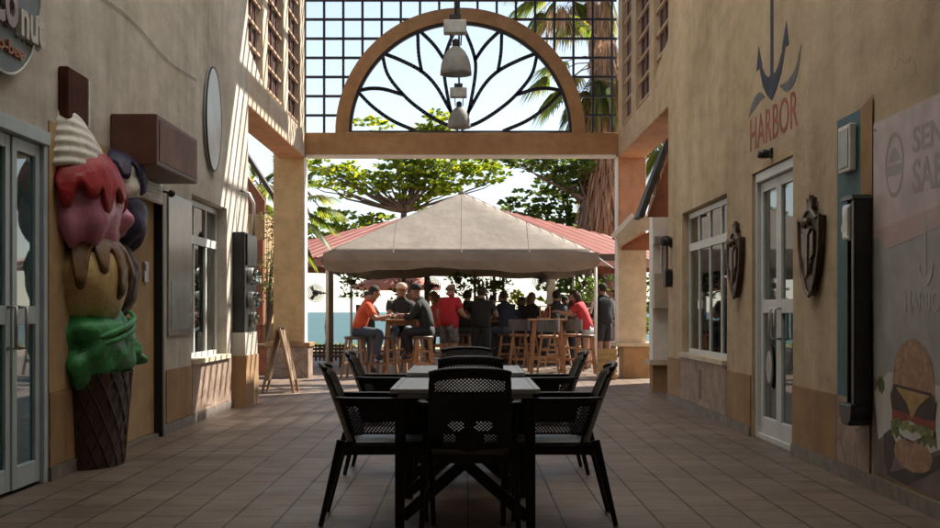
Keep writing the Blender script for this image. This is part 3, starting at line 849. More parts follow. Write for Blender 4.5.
# ------------------------------------------------------------------ signs and fittings on the left wall
M_signgrey = mat('grey_blue_sign_face', (.15, .185, .205), .45, .25, 5)
M_letter = mat('white_letter_paint', (.62, .60, .56), .5, .1, 6)
M_pinkgrey = mat('pink_grey_paint', (.36, .30, .32), .5, .2, 6)
M_orange = mat('orange_letter_paint', (.42, .16, .07), .5, .2, 6)
SGY, SGZ, SGR = 7.85, 3.275, .68
sg = thing('shop_sign', 'round grey blue shop sign with raised white letters high on the left wall', 'sign', (XL, SGY, SGZ))
def disc(r, ry, Y, z, d0, d1, fnw, n=56):
    return MB().prism([(r*math.cos(2*PI*k/n), ry*math.sin(2*PI*k/n)) for k in range(n)], fnw(Y, z), d0, d1)
disc(SGR, SGR, SGY, SGZ, .002, .045, LW).build('sign_disc', M_signgrey, sg)
rim = MB(); rim.tube([(XL+.045, SGY+SGR*math.cos(2*PI*k/48), SGZ+SGR*math.sin(2*PI*k/48)) for k in range(49)], .012, 6); rim.build('rim', M_galv, sg, smooth=True)
text_mesh('Coco', .92, .34, lambda u, v, d: (XL+.048+d, 7.10+u, 2.88+v), .03, 'lettering', M_pinkgrey, sg, .03)
text_mesh('nut', .44, .21, lambda u, v, d: (XL+.05+d, 8.04+u, 2.86+v), .04, 'lettering', M_letter, sg, .025)
text_mesh('nut', .45, .22, lambda u, v, d: (XL+.0465+d, 8.05+u, 2.845+v), .003, 'letter_edge', M_black, sg, .03)  # flat black edge behind the raised white letters
text_mesh('yo-bee', .55, .105, lambda u, v, d: (XL+.048+d, 7.62+u, 2.70+v), .015, 'small_lettering', M_orange, sg, .015)

ov_ = thing('oval_sign', 'round pale glossy sign with a dark rim above the left window', 'sign', (XL, 14.37, 3.28))
M_oval = mat('pale_gloss_enamel', (.60, .64, .66), .3, .15, 2)
disc(.41, .565, 14.37, 3.28, .012, .045, LW).build('sign_face', M_oval, ov_, bevel=.008)
rim = MB(); rim.tube([(XL+.04, 14.37+.415*math.cos(2*PI*k/48), 3.28+.57*math.sin(2*PI*k/48)) for k in range(49)], .011, 6); rim.build('rim', M_black, ov_, smooth=True)

sb = thing('shutter_box', 'brown sheet metal shutter box projecting over the left doorway', 'shutter box', (XL, 11.1, 2.32))
q = MB(); q.prism([(10.35, 2.32), (11.9, 2.32), (11.9, 2.73), (10.35, 2.73)], lambda u, v, d: (XL+d, u, v), .002, .374)
q.build('casing', M_brownbox, sb, bevel=.012)
MB().box(XL+.376, XL+.38, 10.42, 11.84, 2.36, 2.69).build('front_panel', mat('sheen_brown_sheet', (.19, .105, .085), .6, .3, 4, spec=.2), sb)  # lighter brown puts the sheen of this face into its colour
MB().ball((XL+.12, 11.97, 2.24), .035, 10, 8).tube([(XL+.12, 11.97, 2.24), (XL+.01, 11.98, 2.27)], .012, 6).build('bracket', M_black, sb)

nb_ = thing('notice_panel', 'grey acrylic notice panel beside the dark doorway on the left wall', 'panel', (XL, 12.8, .9))
M_acr = mat('grey_acrylic', (.30, .295, .28), .18, .2, 2.5, .1, 5)
MB().box(XL+.004, XL+.02, 12.30, 13.34, .92, 2.28).build('panel_sheet', M_acr, nb_, bevel=.004)
MB().box(XL+.0205, XL+.023, 12.40, 13.22, .98, 1.45).build('printed_picture', mat('faded_print', (.13, .15, .145), .3, .5, 4), nb_)

mc = thing('meter_cabinet', 'black electricity cabinet with round meters at the end of the left wall', 'cabinet', (XL, 16.1, .9))
MB().box(XL+.002, -2.70, 15.72, 16.56, .902, 2.12).build('cabinet', M_black, mc, bevel=.01)
MB().box(-2.699, -2.675, 15.78, 16.5, 1.72, 2.10).build('cover', M_blackg, mc, bevel=.006)
for k, (y, z, r_) in enumerate(((15.98, 1.60, .095), (16.3, 1.58, .095), (15.98, 1.30, .10), (16.3, 1.30, .10), (16.15, 1.06, .09))):
    e = MB(); e.prism([(r_*math.cos(t*PI/9), r_*math.sin(t*PI/9)) for t in range(18)], LW(y, z), XL*0+.15, .215)
    mt = e.build('meter', M_galv, mc, bevel=.008)
    e = MB(); e.prism([(r_*.8*math.cos(t*PI/9), r_*.8*math.sin(t*PI/9)) for t in range(18)], LW(y, z), .216, .25)
    e.build('meter_dome', M_glass, mt)
MB().tube([(-2.66, 16.15, 2.10), (-2.66, 16.15, 2.5), (-2.72, 16.15, 2.62), (XL+.02, 16.15, 2.66)], .018, 8).build('conduit', M_galv, mc, smooth=True)

# ------------------------------------------------------------------ A-frame board
af = thing('sandwich_board', 'weathered wooden A-frame board standing by the left column', 'board', (-2.70, 18.7, 0))
for sx in (-1, 1):
    b = MB(); P0, P1 = Vector((-2.70+sx*.225, 18.72, .0)), Vector((-2.70+sx*.018, 18.72, .92))
    for y in (18.47, 18.95): b.bar((P0.x, y, 0), (P1.x, y, .92), .075, .03, up=(0, 0, 1))
    o = b.build('side_frame', M_wood, af)
    b = MB(); b.bar(lerp(P0, P1, .18), lerp(P0, P1, .97), .42, .015, up=(1, 0, 0)); b.build('board', mat('weathered_board', (.30, .22, .14), .7, .4, 5, .3), o)
MB().box(-2.73, -2.67, 18.5, 18.92, .905, .93).build('hinge', M_black, af)

# ------------------------------------------------------------------ right wall: mural, lamp, shields, boxes, poster
M_navy = mat('faded_navy_paint', (.035, .045, .075), .85, .4, 4)
M_redp = mat('faded_red_paint', (.36, .10, .075), .85, .3, 5)
M_greyp = mat('grey_wave_paint', (.13, .14, .16), .85, .3, 5)
an = thing('anchor_mural', 'navy anchor with the red word HARBOR painted on the right wall', 'mural', (XR, 11.2, 3.2))
aw = RW(11.2, 2.97)
def flat(b, poly, d0=.001, d1=.003, w=None): return b.prism(poly, w or aw, d0, d1)
k_ = MB(); flat(k_, [(-.055, .12), (.055, .12), (.055, 1.52), (-.055, 1.52)])
k_.build('shank', M_navy, an)
fl = MB()
VO = [(-.51, .52), (-.46, .34), (-.34, .18), (-.17, .07), (0, 0)]
VI = [(-.47, .44), (-.37, .36), (-.25, .27), (-.12, .22), (0, .24)]
for sx in (-1, 1):
    for i in range(4):
        q_ = [(VO[i][0]*-sx, VO[i][1]), (VO[i+1][0]*-sx, VO[i+1][1]), (VI[i+1][0]*-sx, VI[i+1][1]), (VI[i][0]*-sx, VI[i][1])]
        flat(fl, q_ if sx < 0 else q_[::-1], .0012, .0032)
    P = [(sx*.60, .36), (sx*.51, .58), (sx*.36, .37)]
    flat(fl, P if sx > 0 else P[::-1], .0014, .0036)
fl.build('flukes', M_navy, an)
sk_ = MB(); flat(sk_, [(-.38, 1.17), (.38, 1.17), (.38, 1.27), (-.38, 1.27)], .0016, .0038); sk_.build('stock', M_navy, an)
rg = MB()
for i in range(24):
    a, c = 2*PI*i/24, 2*PI*(i+1)/24
    flat(rg, [(.14*math.cos(a), 1.64+.14*math.sin(a)), (.14*math.cos(c), 1.64+.14*math.sin(c)), (.085*math.cos(c), 1.64+.085*math.sin(c)), (.085*math.cos(a), 1.64+.085*math.sin(a))], .0016, .0034)
rg.build('ring', M_navy, an)
for pts in ([(-.92, .0), (-.72, .07), (-.48, .11), (-.27, .08)], [(.28, .08), (.55, .03), (.82, .09), (.99, .28)]):
    wv = MB(); n = 14
    Q = []
    V3 = [Vector((p[0], p[1], 0)) for p in pts]
    Q = curve(V3, 6)
    m_ = len(Q)-1
    for i in range(m_):
        def off(j):
            d = (Q[min(j+1, m_)]-Q[max(j-1, 0)]).normalized(); nrm = Vector((-d.y, d.x, 0)); w2 = .045*math.sin(PI*j/m_)+.003
            return (Q[j].x+nrm.x*w2, Q[j].y+nrm.y*w2), (Q[j].x-nrm.x*w2, Q[j].y-nrm.y*w2)
        a, b_ = off(i); c, d = off(i+1)
        flat(wv, [b_, d, c, a], .001, .003)
    wv.build('wave', M_greyp, an)
text_mesh('HARBOR', 1.74, .30, lambda u, v, d: (XR-.0008-d, 12.06-u, 2.63+v), .002, 'lettering', M_redp, an, .0)

sl_ = thing('security_lamp', 'small dark lamp on the right wall over the glass door', 'lamp', (XR, 11.35, 2.49))
MB().box(XR-.02, XR-.002, 11.16, 11.24, 2.48, 2.56).build('wall_plate', M_black, sl_)
MB().lathe([(.02, .05), (.045, .04), (.055, -.015), (.04, -.025)], 18, (XR-.075, 11.2, 2.50)).build('lamp_head', M_blackg, sl_, smooth=True)
MB().tube([(XR-.015, 11.2, 2.53), (XR-.06, 11.2, 2.54)], .012, 8).build('arm', M_black, sl_)

wl_ = thing('wall_bracket_lamp', 'slim dark wall lamp with a long rod at the far end of the right wall', 'lamp', (XR, 16.75, 1.5))
MB().tube([(XR-.06, 16.72, 1.62), (XR-.06, 16.72, 2.02)], .014, 8).build('rod', M_black, wl_)
MB().box(XR-.10, XR-.01, 16.62, 16.82, 1.47, 1.70).build('lower_box', M_black, wl_, bevel=.02)
MB().lathe([(.05, .0), (.085, .03), (.085, .09), (.03, .13)], 14, (XR-.07, 16.72, 2.0)).build('lamp_head', M_black, wl_, smooth=True)
MB().box(XR-.03, XR-.002, 16.66, 16.78, 1.98, 2.08).build('wall_plate', M_black, wl_)

M_bronze = mat('dark_bronze', (.095, .058, .038), .45, .4, 14, .5, 40, metal=.4)
M_bronzel = mat('worn_bronze', (.15, .10, .07), .4, .4, 14, .5, 40, metal=.5)
def shield(Yc, zb, w, h, label):
    t = thing('shield_plaque', label, 'plaque', (XR, Yc, zb), group='bronze shields on the right wall')
    O = [(-.5, .80), (-.46, .50), (-.34, .24), (-.16, .06), (0, 0), (.16, .06), (.34, .24), (.46, .50), (.5, .80), (.30, .78), (.12, .86), (0, .88), (-.12, .86), (-.30, .78)]
    O = [(u*w, v*h) for u, v in O]
    f_ = RW(Yc, zb)
    MB().prism(O, f_, .004, .045).build('backboard', M_bronze, t, bevel=.008)
    r_ = MB(); P = [Vector(f_(u, v, .05)) for u, v in O]; P.append(P[0]); r_.tube(P, .015, 6); r_.build('rim', M_bronze, t)
    e = MB()
    e.prism([(-.05*w, .22*h), (.05*w, .22*h), (.06*w, .62*h), (.18*w, .68*h), (.05*w, .72*h), (0, .80*h), (-.05*w, .72*h), (-.18*w, .68*h), (-.06*w, .62*h)], f_, .046, .075)
    e.prism([(-.26*w, .42*h), (-.10*w, .36*h), (-.12*w, .62*h), (-.27*w, .66*h)], f_, .046, .066)
    e.prism([(.26*w, .42*h), (.27*w, .66*h), (.12*w, .62*h), (.10*w, .36*h)], f_, .046, .066)
    e.ball(tuple(f_(0, .74*h, .07)), .045, 10, 8)
    for k in range(4): e.bar(f_(-.18*w+.03*k, (.18+.04*k)*h, .055), f_(.12*w+.03*k, (.30+.06*k)*h, .055), .012)
    e.build('relief_emblem', M_bronzel, t)
    c = MB()
    c.prism([(-.10*w, .86*h), (.10*w, .86*h), (.13*w, 1.0*h), (.05*w, .93*h), (0, 1.03*h), (-.05*w, .93*h), (-.13*w, 1.0*h)], f_, .01, .05)
    c.build('crest', M_bronze, t)
shield(12.57, 1.285, .60, .72, 'dark bronze shield plaque between the right window and the glass door')
shield(9.80, 1.27, .62, .74, 'dark bronze shield plaque between the glass door and the teal strip')

ts = MB().box(XR-.010, XR-.002, 8.64, 9.19, .50, 2.50).build('teal_board', M_teal); single(ts, (XR, 8.9, .5))
tag(ts, 'tall teal painted board behind the black wall unit on the right', 'board')
MB().prism([(8.385, 1.2), (8.639, 1.2), (8.639, 2.50), (8.385, 2.55)], lambda u, v, d: (XR-d, u, v), .0105, .0125).build('rust_stain_panel', M_panel, ts).location = (-XR, -8.9, -.5)
bx = thing('breaker_box', 'small white metal breaker box above the black wall unit on the right', 'box', (XR, 8.86, 2.1))
MB().box(XR-.06, XR-.012, 8.72, 9.0, 2.10, 2.42).build('casing', M_trimw, bx, bevel=.01)
MB().box(XR-.067, XR-.061, 8.75, 8.97, 2.13, 2.39).build('lid', M_galv, bx, bevel=.003)

M_graphite = mat('graphite_metal', (.024, .026, .027), .35, .25, 8)
un = thing('wall_unit', 'tall narrow black wall unit with a metal head beside the burger poster', 'wall unit', (XR, 8.52, .4))
u0, u1 = 8.385, 8.665
MB().box(XR-.13, XR-.013, u0, u0+.07, .55, 1.88).build('side_post', M_graphite, un, bevel=.012)
MB().box(XR-.10, XR-.013, u1-.03, u1, .55, 1.88).build('side_post', M_graphite, un, bevel=.008)
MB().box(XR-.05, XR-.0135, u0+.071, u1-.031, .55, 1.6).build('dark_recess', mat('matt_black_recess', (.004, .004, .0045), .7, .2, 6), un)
MB().box(XR-.14, XR-.013, u0+.072, u1-.032, 1.62, 1.86).build('metal_head', M_metal, un, bevel=.02)
q = MB(); q.prism([(-.08, -.06), (.03, -.06), (.03, -.09), (.06, -.09), (.06, .09), (.03, .09), (-.08, -.03)], lambda u, v, d: (XR-.141-d, 8.545-u, 1.74+v), 0, .003); q.build('reflection_mark', M_trimw, un)  # white shape stands in for a reflection on the metal head
q = MB(); q.prism([(u0, .55), (u1, .55), (u1, .52), (u1-.02, .45), (u1-.07, .41), (u0+.07, .41), (u0+.02, .45), (u0, .50)], lambda u, v, d: (XR-d, u, v), .013, .15)
q.build('lower_tray', M_graphite, un, bevel=.01)
q = MB(); q.prism([(u0, 1.882), (u1, 1.882), (u1-.02, 1.91), (u0+.02, 1.91)], lambda u, v, d: (XR-d, u, v), .013, .14); q.build('cap', M_graphite, un)

# poster
PO = RW(8.365, .12)
def pp(mb, poly, lay, k=1.): return mb.prism([(u, v*k) for u, v in poly], PO, .010+.0012*lay, .0108+.0012*lay)
po = thing('wall_poster', 'large burger poster with a pink heading on the near right wall', 'poster', (XR, 7.5, .12))
M_pg = mat('poster_grey', (.36, .355, .345), .5, .25, 3, .1, 60, spec=.4); M_pp = mat('poster_pink', (.56, .45, .455), .5, .2, 3, .1, 60, spec=.4)
M_pfaint = mat('poster_faint_lettering', (.36, .30, .30), .5, .1, 3, .1, 60, spec=.4); M_pred = mat('poster_faded_red', (.50, .35, .35), .5, .15, 3, .1, 60, spec=.4); M_pw = mat('poster_white', (.58, .57, .55), .5, .12, 5, .1, 60, spec=.4)
M_pl = mat('poster_light_grey', (.42, .41, .40), .5, .1, 4, .1, 60, spec=.4)
sh = MB(); sh.prism([(0, 0), (1.8, 0), (1.8, 2.24), (0, 2.24)], PO, .002, .010); sh.build('banner_sheet', M_pg, po)
b_ = MB(); pp(b_, [(0, 1.50), (1.8, 1.62), (1.8, 2.24), (0, 2.24)], .2); b_.build('heading_band', M_pp, po)
b_ = MB(); pp(b_, [(0.3, 1.42), (1.8, 1.56), (1.8, 1.66), (0.0, 1.55)], .6); b_.build('heading_stripe', M_pred, po)
lg = MB()
for i in range(30):
    a, c = 2*PI*i/30, 2*PI*(i+1)/30
    pp(lg, [(.41+.17*math.cos(a), 1.93+.20*math.sin(a)), (.41+.17*math.cos(c), 1.93+.20*math.sin(c)), (.41+.145*math.cos(c), 1.93+.172*math.sin(c)), (.41+.145*math.cos(a), 1.93+.172*math.sin(a))], 1.5)
pp(lg, [(.25, 1.87), (.57, 1.87), (.57, 1.93), (.25, 1.93)], 1.6)
pp(lg, [(.30+.22*i/10, 1.955+.08*math.sin(PI*i/10)) for i in range(11)][::-1], 1.7)
lg.build('round_logo', M_pfaint, po)
tx = lambda uu, vv, ly: (lambda u, v, d: PO(uu+u, vv+v, .010+.0012*ly+d))
text_mesh('SENTIR', .95, .15, tx(.74, 1.96, 1.5), .0008, 'lettering', M_pfaint, po, .02)
text_mesh('SABOR', .95, .20, tx(.74, 1.72, 1.5), .0008, 'lettering', M_pfaint, po, .02)
text_mesh('HARBOR', .70, .13, tx(.60, 1.03, 1.5), .0008, 'lettering', M_pl, po, .02)
ae = MB()
pp(ae, [(.935, 1.22), (.965, 1.22), (.965, 1.60), (.935, 1.60)], 1.5); pp(ae, [(.86, 1.52), (1.04, 1.52), (1.04, 1.545), (.86, 1.545)], 1.7)
for i in range(12):
    t0, t1 = PI*(1+i/12), PI*(1+(i+1)/12)
    pp(ae, [(.95+.13*math.cos(t0), 1.31+.13*math.sin(t0)), (.95+.13*math.cos(t1), 1.31+.13*math.sin(t1)), (.95+.09*math.cos(t1), 1.31+.08*math.sin(t1)), (.95+.09*math.cos(t0), 1.31+.08*math.sin(t0))], 1.9)
ae.build('anchor_emblem', M_pl, po)
def blob(cx, cy, rx, ry, n, seed, amp=.12, a0=0, a1=2*PI):
    q = random.Random(seed); return [(cx+rx*(1+q.uniform(-amp, amp))*math.cos(lerp(a0, a1, i/n)), cy+ry*(1+q.uniform(-amp, amp))*math.sin(lerp(a0, a1, i/n))) for i in range(n+(0 if a1-a0 > 6.2 else 1))]
M_bun = mat('print_bun', (.36, .21, .125), .5, .4, 14, .1, 60, spec=.4); M_patty = mat('print_patty', (.045, .022, .016), .5, .5, 16, .1, 60, spec=.4)
M_tomato = mat('print_tomato', (.27, .04, .025), .5, .4, 10, .1, 60, spec=.4); M_let = mat('print_lettuce', (.11, .15, .04), .5, .6, 14, .1, 60, spec=.4); M_cheese = mat('print_cheese', (.40, .25, .09), .5, .3, 10, .1, 60, spec=.4)
M_board = mat('print_dark_board', (.05, .032, .028), .5, .5, 8, .1, 60, spec=.4)
bg_ = MB(); pp(bg_, [(0, 0), (1.8, 0), (1.8, .40), (1.2, .46), (.6, .42), (0, .62)], .5); bg_.build('table_print', mat('print_table', (.17, .12, .11), .5, .5, 3, .1, 60, spec=.4), po)
pw = MB(); pp(pw, [(.02, .52), (.10, .22), (.36, .30), (.62, .10), (.90, .20), (1.30, .30), (1.42, .46), (1.20, .62), (.30, .66)], 1.0)
pw.build('paper_print', M_pw, po)
bd = MB(); pp(bd, [(.24, .02), (.62, .10), (.90, .17), (1.34, .28), (1.30, .20), (.66, .0)], 1.4); pp(bd, [(.20, .26), (.34, .31), (.46, .20), (.30, .02), (.22, .10)], 1.4); bd.build('board_print', M_board, po)
bu = MB(); pp(bu, [(.37+.0, .62)]+[(.745-.36*math.cos(PI*i/18), .62+.38*math.sin(PI*i/18)**.75) for i in range(1, 18)]+[(1.11, .62)], 2.0, .87); bun = bu.build('bun_print', M_bun, po)
b_ = MB(); pp(b_, blob(.745, .22, .33, .11, 20, 3, .05), 2.2, .87); b_.build('lower_bun_print', M_bun, po)
b_ = MB(); pp(b_, [(.36+.78*i/16, .30+.035*(i % 2)) for i in range(17)]+[(1.12-.76*i/16, .42-.03*(i % 2)) for i in range(17)], 3, .87); b_.build('lettuce_print', M_let, po)
b_ = MB(); pp(b_, [(.38, .42), (1.10, .40), (1.12, .52), (.38, .54)], 4, .87); b_.build('tomato_print', M_tomato, po)
b_ = MB(); pp(b_, [(.38, .50), (1.10, .48), (1.14, .60), (1.05, .66), (.42, .68), (.35, .60)], 5, .87); b_.build('patty_print', M_patty, po)
b_ = MB(); pp(b_, [(.46, .66), (1.04, .64), (.86, .56), (.74, .46), (.66, .56)], 6, .87); b_.build('cheese_print', M_cheese, po)
b_ = MB(); pp(b_, blob(.70, .38, .20, .065, 16, 5, .1), 6, .87); b_.build('sauce_print', M_pw, po)
q_ = random.Random(77); b_ = MB()
for k in range(46):
    a_ = q_.uniform(.12, .88)*PI; rr_ = q_.uniform(.45, .93); cx_, cy_ = .745-.34*rr_*math.cos(a_), .62+.36*rr_*math.sin(a_)**.75
    pp(b_, [(cx_+.010*math.cos(t*PI/3), cy_+.006*math.sin(t*PI/3)) for t in range(6)], 3, .87)
b_.build('sesame_print', mat('print_sesame', (.46, .34, .21), .6, .2, 9), bun)
b_ = MB()
for k in range(9):
    cx_ = .42+.08*k; pp(b_, blob(cx_, .40+.015*(k % 2), .055, .035, 9, 40+k, .3), 6.5+.1*k, .87)
b_.build('salad_print', mat('print_salad', (.20, .22, .07), .6, .7, 18), po)
for u_ in (.05, 1.75):
    for v_2 in (.05, 1.1, 2.19):
        MB().lathe([(.012, 0), (.012, .004)], 8).build('screw', M_galv, po).location = Vector(PO(u_, v_2, .016))
b_ = MB(); pp(b_, blob(.16, .66, .08, .06, 14, 8, .25), 2, .87); b_.build('garnish_print', M_let, po)
# ------------------------------------------------------------------ side roofs
M_rake = mat('dark_roof_edge', (.035, .028, .026), .6, .3, 6)
M_rsheet = wave_mat('red_roof_sheet', (.30, .045, .03), (.62, .45, .38), 'X', 3.2, .5, .8)
M_brown = mat('brown_timber', (.20, .10, .05), .6, .3, 6, .3, 50, stretch=(4, 4, .6))
M_redbr = mat('reddish_brown_paint', (.26, .085, .04), .55, .3, 5)
f_ = lambda u, v, d: (u, d, v)
kr = thing('roof_corner', 'dark sloping roof edge with a red brown soffit above the white pier', 'roof', (2.6, 17.4, 2.4))
MB().prism([(2.33, 2.40), (2.66, 3.30), (3.3, 4.0), (3.3, 4.14), (2.62, 3.42), (2.26, 2.42)], f_, 17.22, 17.36).build('rake_board', M_rake, kr)
MB().prism([(2.40, 2.42), (3.2, 2.42), (3.2, 3.8), (2.70, 3.26)], f_, 17.362, 17.42).build('gable_board', M_redbr, kr)
MB().prism([(2.28, 2.43), (2.65, 3.40), (3.3, 4.12), (3.3, 4.06), (2.67, 3.33), (2.34, 2.41)], f_, 17.422, 17.9).build('roof_sheet', M_rake, kr)
pp_ = thing('porch_roof', 'small pale porch roof with a white edge against the right gateway column', 'roof', (2.8, 22.2, 2.2))
MB().prism([(2.50, 2.43), (2.81, 2.76), (3.25, 2.79), (3.25, 2.60), (2.95, 2.50), (2.55, 2.23)], f_, 22.0, 22.05).build('gable_board', M_cream, pp_)
MB().bar((2.47, 22.02, 2.41), (2.82, 22.02, 2.785), .13, .035, up=(0, 1, 0)).build('white_edge', M_trimw, pp_)
MB().prism([(2.50, 2.43), (2.81, 2.76), (3.25, 2.79), (3.25, 2.74), (2.83, 2.71), (2.54, 2.40)], f_, 22.052, 22.62).build('roof_sheet', M_rsheet, pp_)
MB().prism([(2.60, 2.20), (3.2, 2.20), (3.2, 2.56), (2.95, 2.46), (2.62, 2.27)], f_, 22.06, 22.12).build('soffit_board', M_redbr, pp_)
ks = thing('added_sun_block', 'plain ochre block added beyond the white pier to stop sun', 'shop', (4.6, 19.3, 0))  # mostly hidden box added to keep sun off the passage floor
MB().box(3.3, 6.4, 17.45, 21.4, 0, 3.1).build('wall', M_ochre, ks)
MB().box(3.2, 6.5, 17.43, 21.5, 3.102, 3.22).build('roof', M_rake, ks)
pr = thing('white_pier', 'white square pier with a meter box at the end of the right wall', 'pier', (2.78, 18.9, 0))
MB().box(2.655, 2.91, 18.72, 19.05, .46, 2.62).build('pier_shaft', M_trimw, pr, bevel=.01)
MB().box(2.665, 2.92, 18.74, 19.06, 0, .38).build('pier_base', M_panel, pr)
MB().box(2.60, 2.97, 18.66, 19.12, .382, .458).build('ledge', M_cream, pr, bevel=.006)
o = MB().box(2.64, 2.92, 18.46, 18.715, 1.20, 1.70).build('meter_box', mat('cream_metal', (.50, .45, .38), .5, .15, 6), pr, bevel=.012)
MB().box(2.68, 2.88, 18.45, 18.459, 1.3, 1.6).build('box_lid', M_cream, o)
MB().box(2.66, 2.90, 18.60, 18.717, 2.12, 2.24).build('junction_box', M_galv, pr, bevel=.01)
MB().tube([(2.78, 18.66, 1.71), (2.78, 18.66, 2.11)], .02, 8).build('conduit', M_galv, pr)
# left kiosk seen through the gap
kl = thing('kiosk', 'ochre kiosk with a dark sloping roof edge behind the left column', 'kiosk', (-5, 24.5, 0))
q = MB(); q.box(-6.5, -3.83, 24.5, 28, 0, 3.0); q.build('wall', M_ochre, kl)
MB().prism([(-6.5, 3.0), (-3.83, 3.0), (-3.83, 3.25), (-5.2, 5.2), (-6.5, 5.2)], f_, 24.5, 24.6).build('gable', M_redbr, kl)
MB().prism([(-3.38, 2.86), (-5.1, 5.55), (-5.1, 5.67), (-3.33, 2.92)], f_, 24.05, 24.42).build('roof_slope', M_rake, kl)
MB().box(-3.96, -3.84, 24.36, 24.49, .9, 2.5).build('side_post', M_redbr, kl)
MB().box(-4.3, -3.9, 24.44, 24.495, .6, 2.0).build('door', M_redbr, kl)

# ------------------------------------------------------------------ tent
M_tent = fabric_mat('shaded_tent_fabric', (.33, .285, .24), .32, .18, 1.6)  # base colour lowered to stand in for shade on the tent
M_pole = mat('white_tent_pole', (.66, .64, .60), .4, .12, 5)
TXc, TY0, TYc, THALF = -.13, 25.3, 28.0, 2.66
ZE, ZA = 2.30, 3.72
tent = thing('marquee', 'grey white marquee with a pointed roof over the bar seating', 'marquee', (TXc, TYc, 0))
b = MB(); n = 24
def tz(x, y):
    r = max(abs(x), abs(y))/THALF
    s = min(abs(x), abs(y))/THALF
    z = ZE+(ZA-ZE)*(1-r)**1.0
    return z-.012*math.sin(PI*min(1, r))*(1-(s/max(r, .02))**2 if r > .02 else 0)*1.0+.010*math.sin(x*7+y*3)*(1-r)+.012*math.sin(math.atan2(y, x)*22+r*5)*r*(1-r)*2
for i in range(n+1):
    for j in range(n+1):
        x, y = THALF*(2*i/n-1), THALF*(2*j/n-1); b.v.append((TXc+x, TYc+y, tz(x, y)))
for i in range(n):
    for j in range(n):
        p = i*(n+1)+j; b.f.append((p, p+n+1, p+n+2, p+1))
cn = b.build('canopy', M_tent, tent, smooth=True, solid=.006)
M_seam = mat('tent_seam', (.17, .15, .13), .8, .2, 8)
for q in range(4):
    ca, sa = [(1, 0), (0, 1), (-1, 0), (0, -1)][q]
    sm_ = MB()
    for t in (-1, -.5, 0, .5):
        P = []
        for i in range(9):
            f = i/8; yy = -THALF*(1-f*(1-abs(t)*.0)) if t in (-1,) else -THALF+THALF*f*(1-abs(t))
            xx = t*THALF*(1-f) if t == -1 else t*THALF
            if abs(xx) > abs(yy)+1e-6: break
            x, y = xx*ca-yy*sa, xx*sa+yy*ca
            P.append((TXc+x, TYc+y, tz(x, y)+.004))
        if len(P) > 1: sm_.tube(P, .007, 5)
    sm_.tube([(TXc+(x*ca+THALF*.955*sa), TYc+(x*sa-THALF*.955*ca), ZE+(ZA-ZE)*.045+.006) for x in (-THALF*.95, -1, 0, 1, THALF*.95)], .007, 5)
    sm_.build('seam', M_seam, cn)
v_ = MB(); loop = []
per = 64
for k in range(per+1):
    t = (k/per*4) % 4; s = int(t); e = (t-s)*2-1
    x, y = [(e, -1), (1, e), (-e, 1), (-1, -e)][s]
    out = Vector((x, y, 0))*THALF
    sc = abs(math.sin((t*5.0)*PI))
    drop = .30+.045*math.sin(t*9+1)+.05*sc
    loop.append((TXc+out.x*1.006, TYc+out.y*1.006, drop, .03*math.sin(k*1.7)))
for x, y, d, w_ in loop:
    dx, dy = (x-TXc)*.012, (y-TYc)*.012
    v_.v += [(x, y, ZE+.012), (x+dx*(1+w_*20), y+dy*(1+w_*20), ZE-.15), (x-dx*.6*(1+w_*30), y-dy*.6*(1+w_*30), ZE-d)]
for k in range(per):
    p = k*3; v_.f += [(p, p+3, p+4, p+1), (p+1, p+4, p+5, p+2)]
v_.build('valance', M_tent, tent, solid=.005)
for sx, sy in ((-1, -1), (1, -1), (-1, 1), (1, 1)):
    P = (TXc+sx*(THALF-.04), TYc+sy*(THALF-.04))
    pl = MB().tube([(P[0], P[1], .01), (P[0], P[1], ZE-.02)], .032, 10).build('pole', M_pole, tent, smooth=True)
    MB().box(P[0]-.08, P[0]+.08, P[1]-.08, P[1]+.08, .0, .012).build('foot_plate', M_galv, pl)
    MB().tube([(P[0], P[1], ZE-.04), (TXc, TYc, ZA-.10)], .02, 8).build('rafter_tube', M_pole, tent, smooth=True)
for a, c in (((-1, -1), (1, -1)), ((1, -1), (1, 1)), ((1, 1), (-1, 1)), ((-1, 1), (-1, -1))):
    k = THALF-.04
    MB().tube([(TXc+a[0]*k, TYc+a[1]*k, ZE-.03), (TXc+c[0]*k, TYc+c[1]*k, ZE-.03)], .025, 8).build('eave_tube', M_pole, tent, smooth=True)
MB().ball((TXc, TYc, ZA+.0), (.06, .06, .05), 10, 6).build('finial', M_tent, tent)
MB().tube([(TXc+THALF+.02, TY0+.02, 2.2), (2.75, 24.6, 1.98), (3.0, 23.8, 2.1), (3.1, 23.2, 2.35)], .012, 6).build('tie_rope', M_pole, tent)

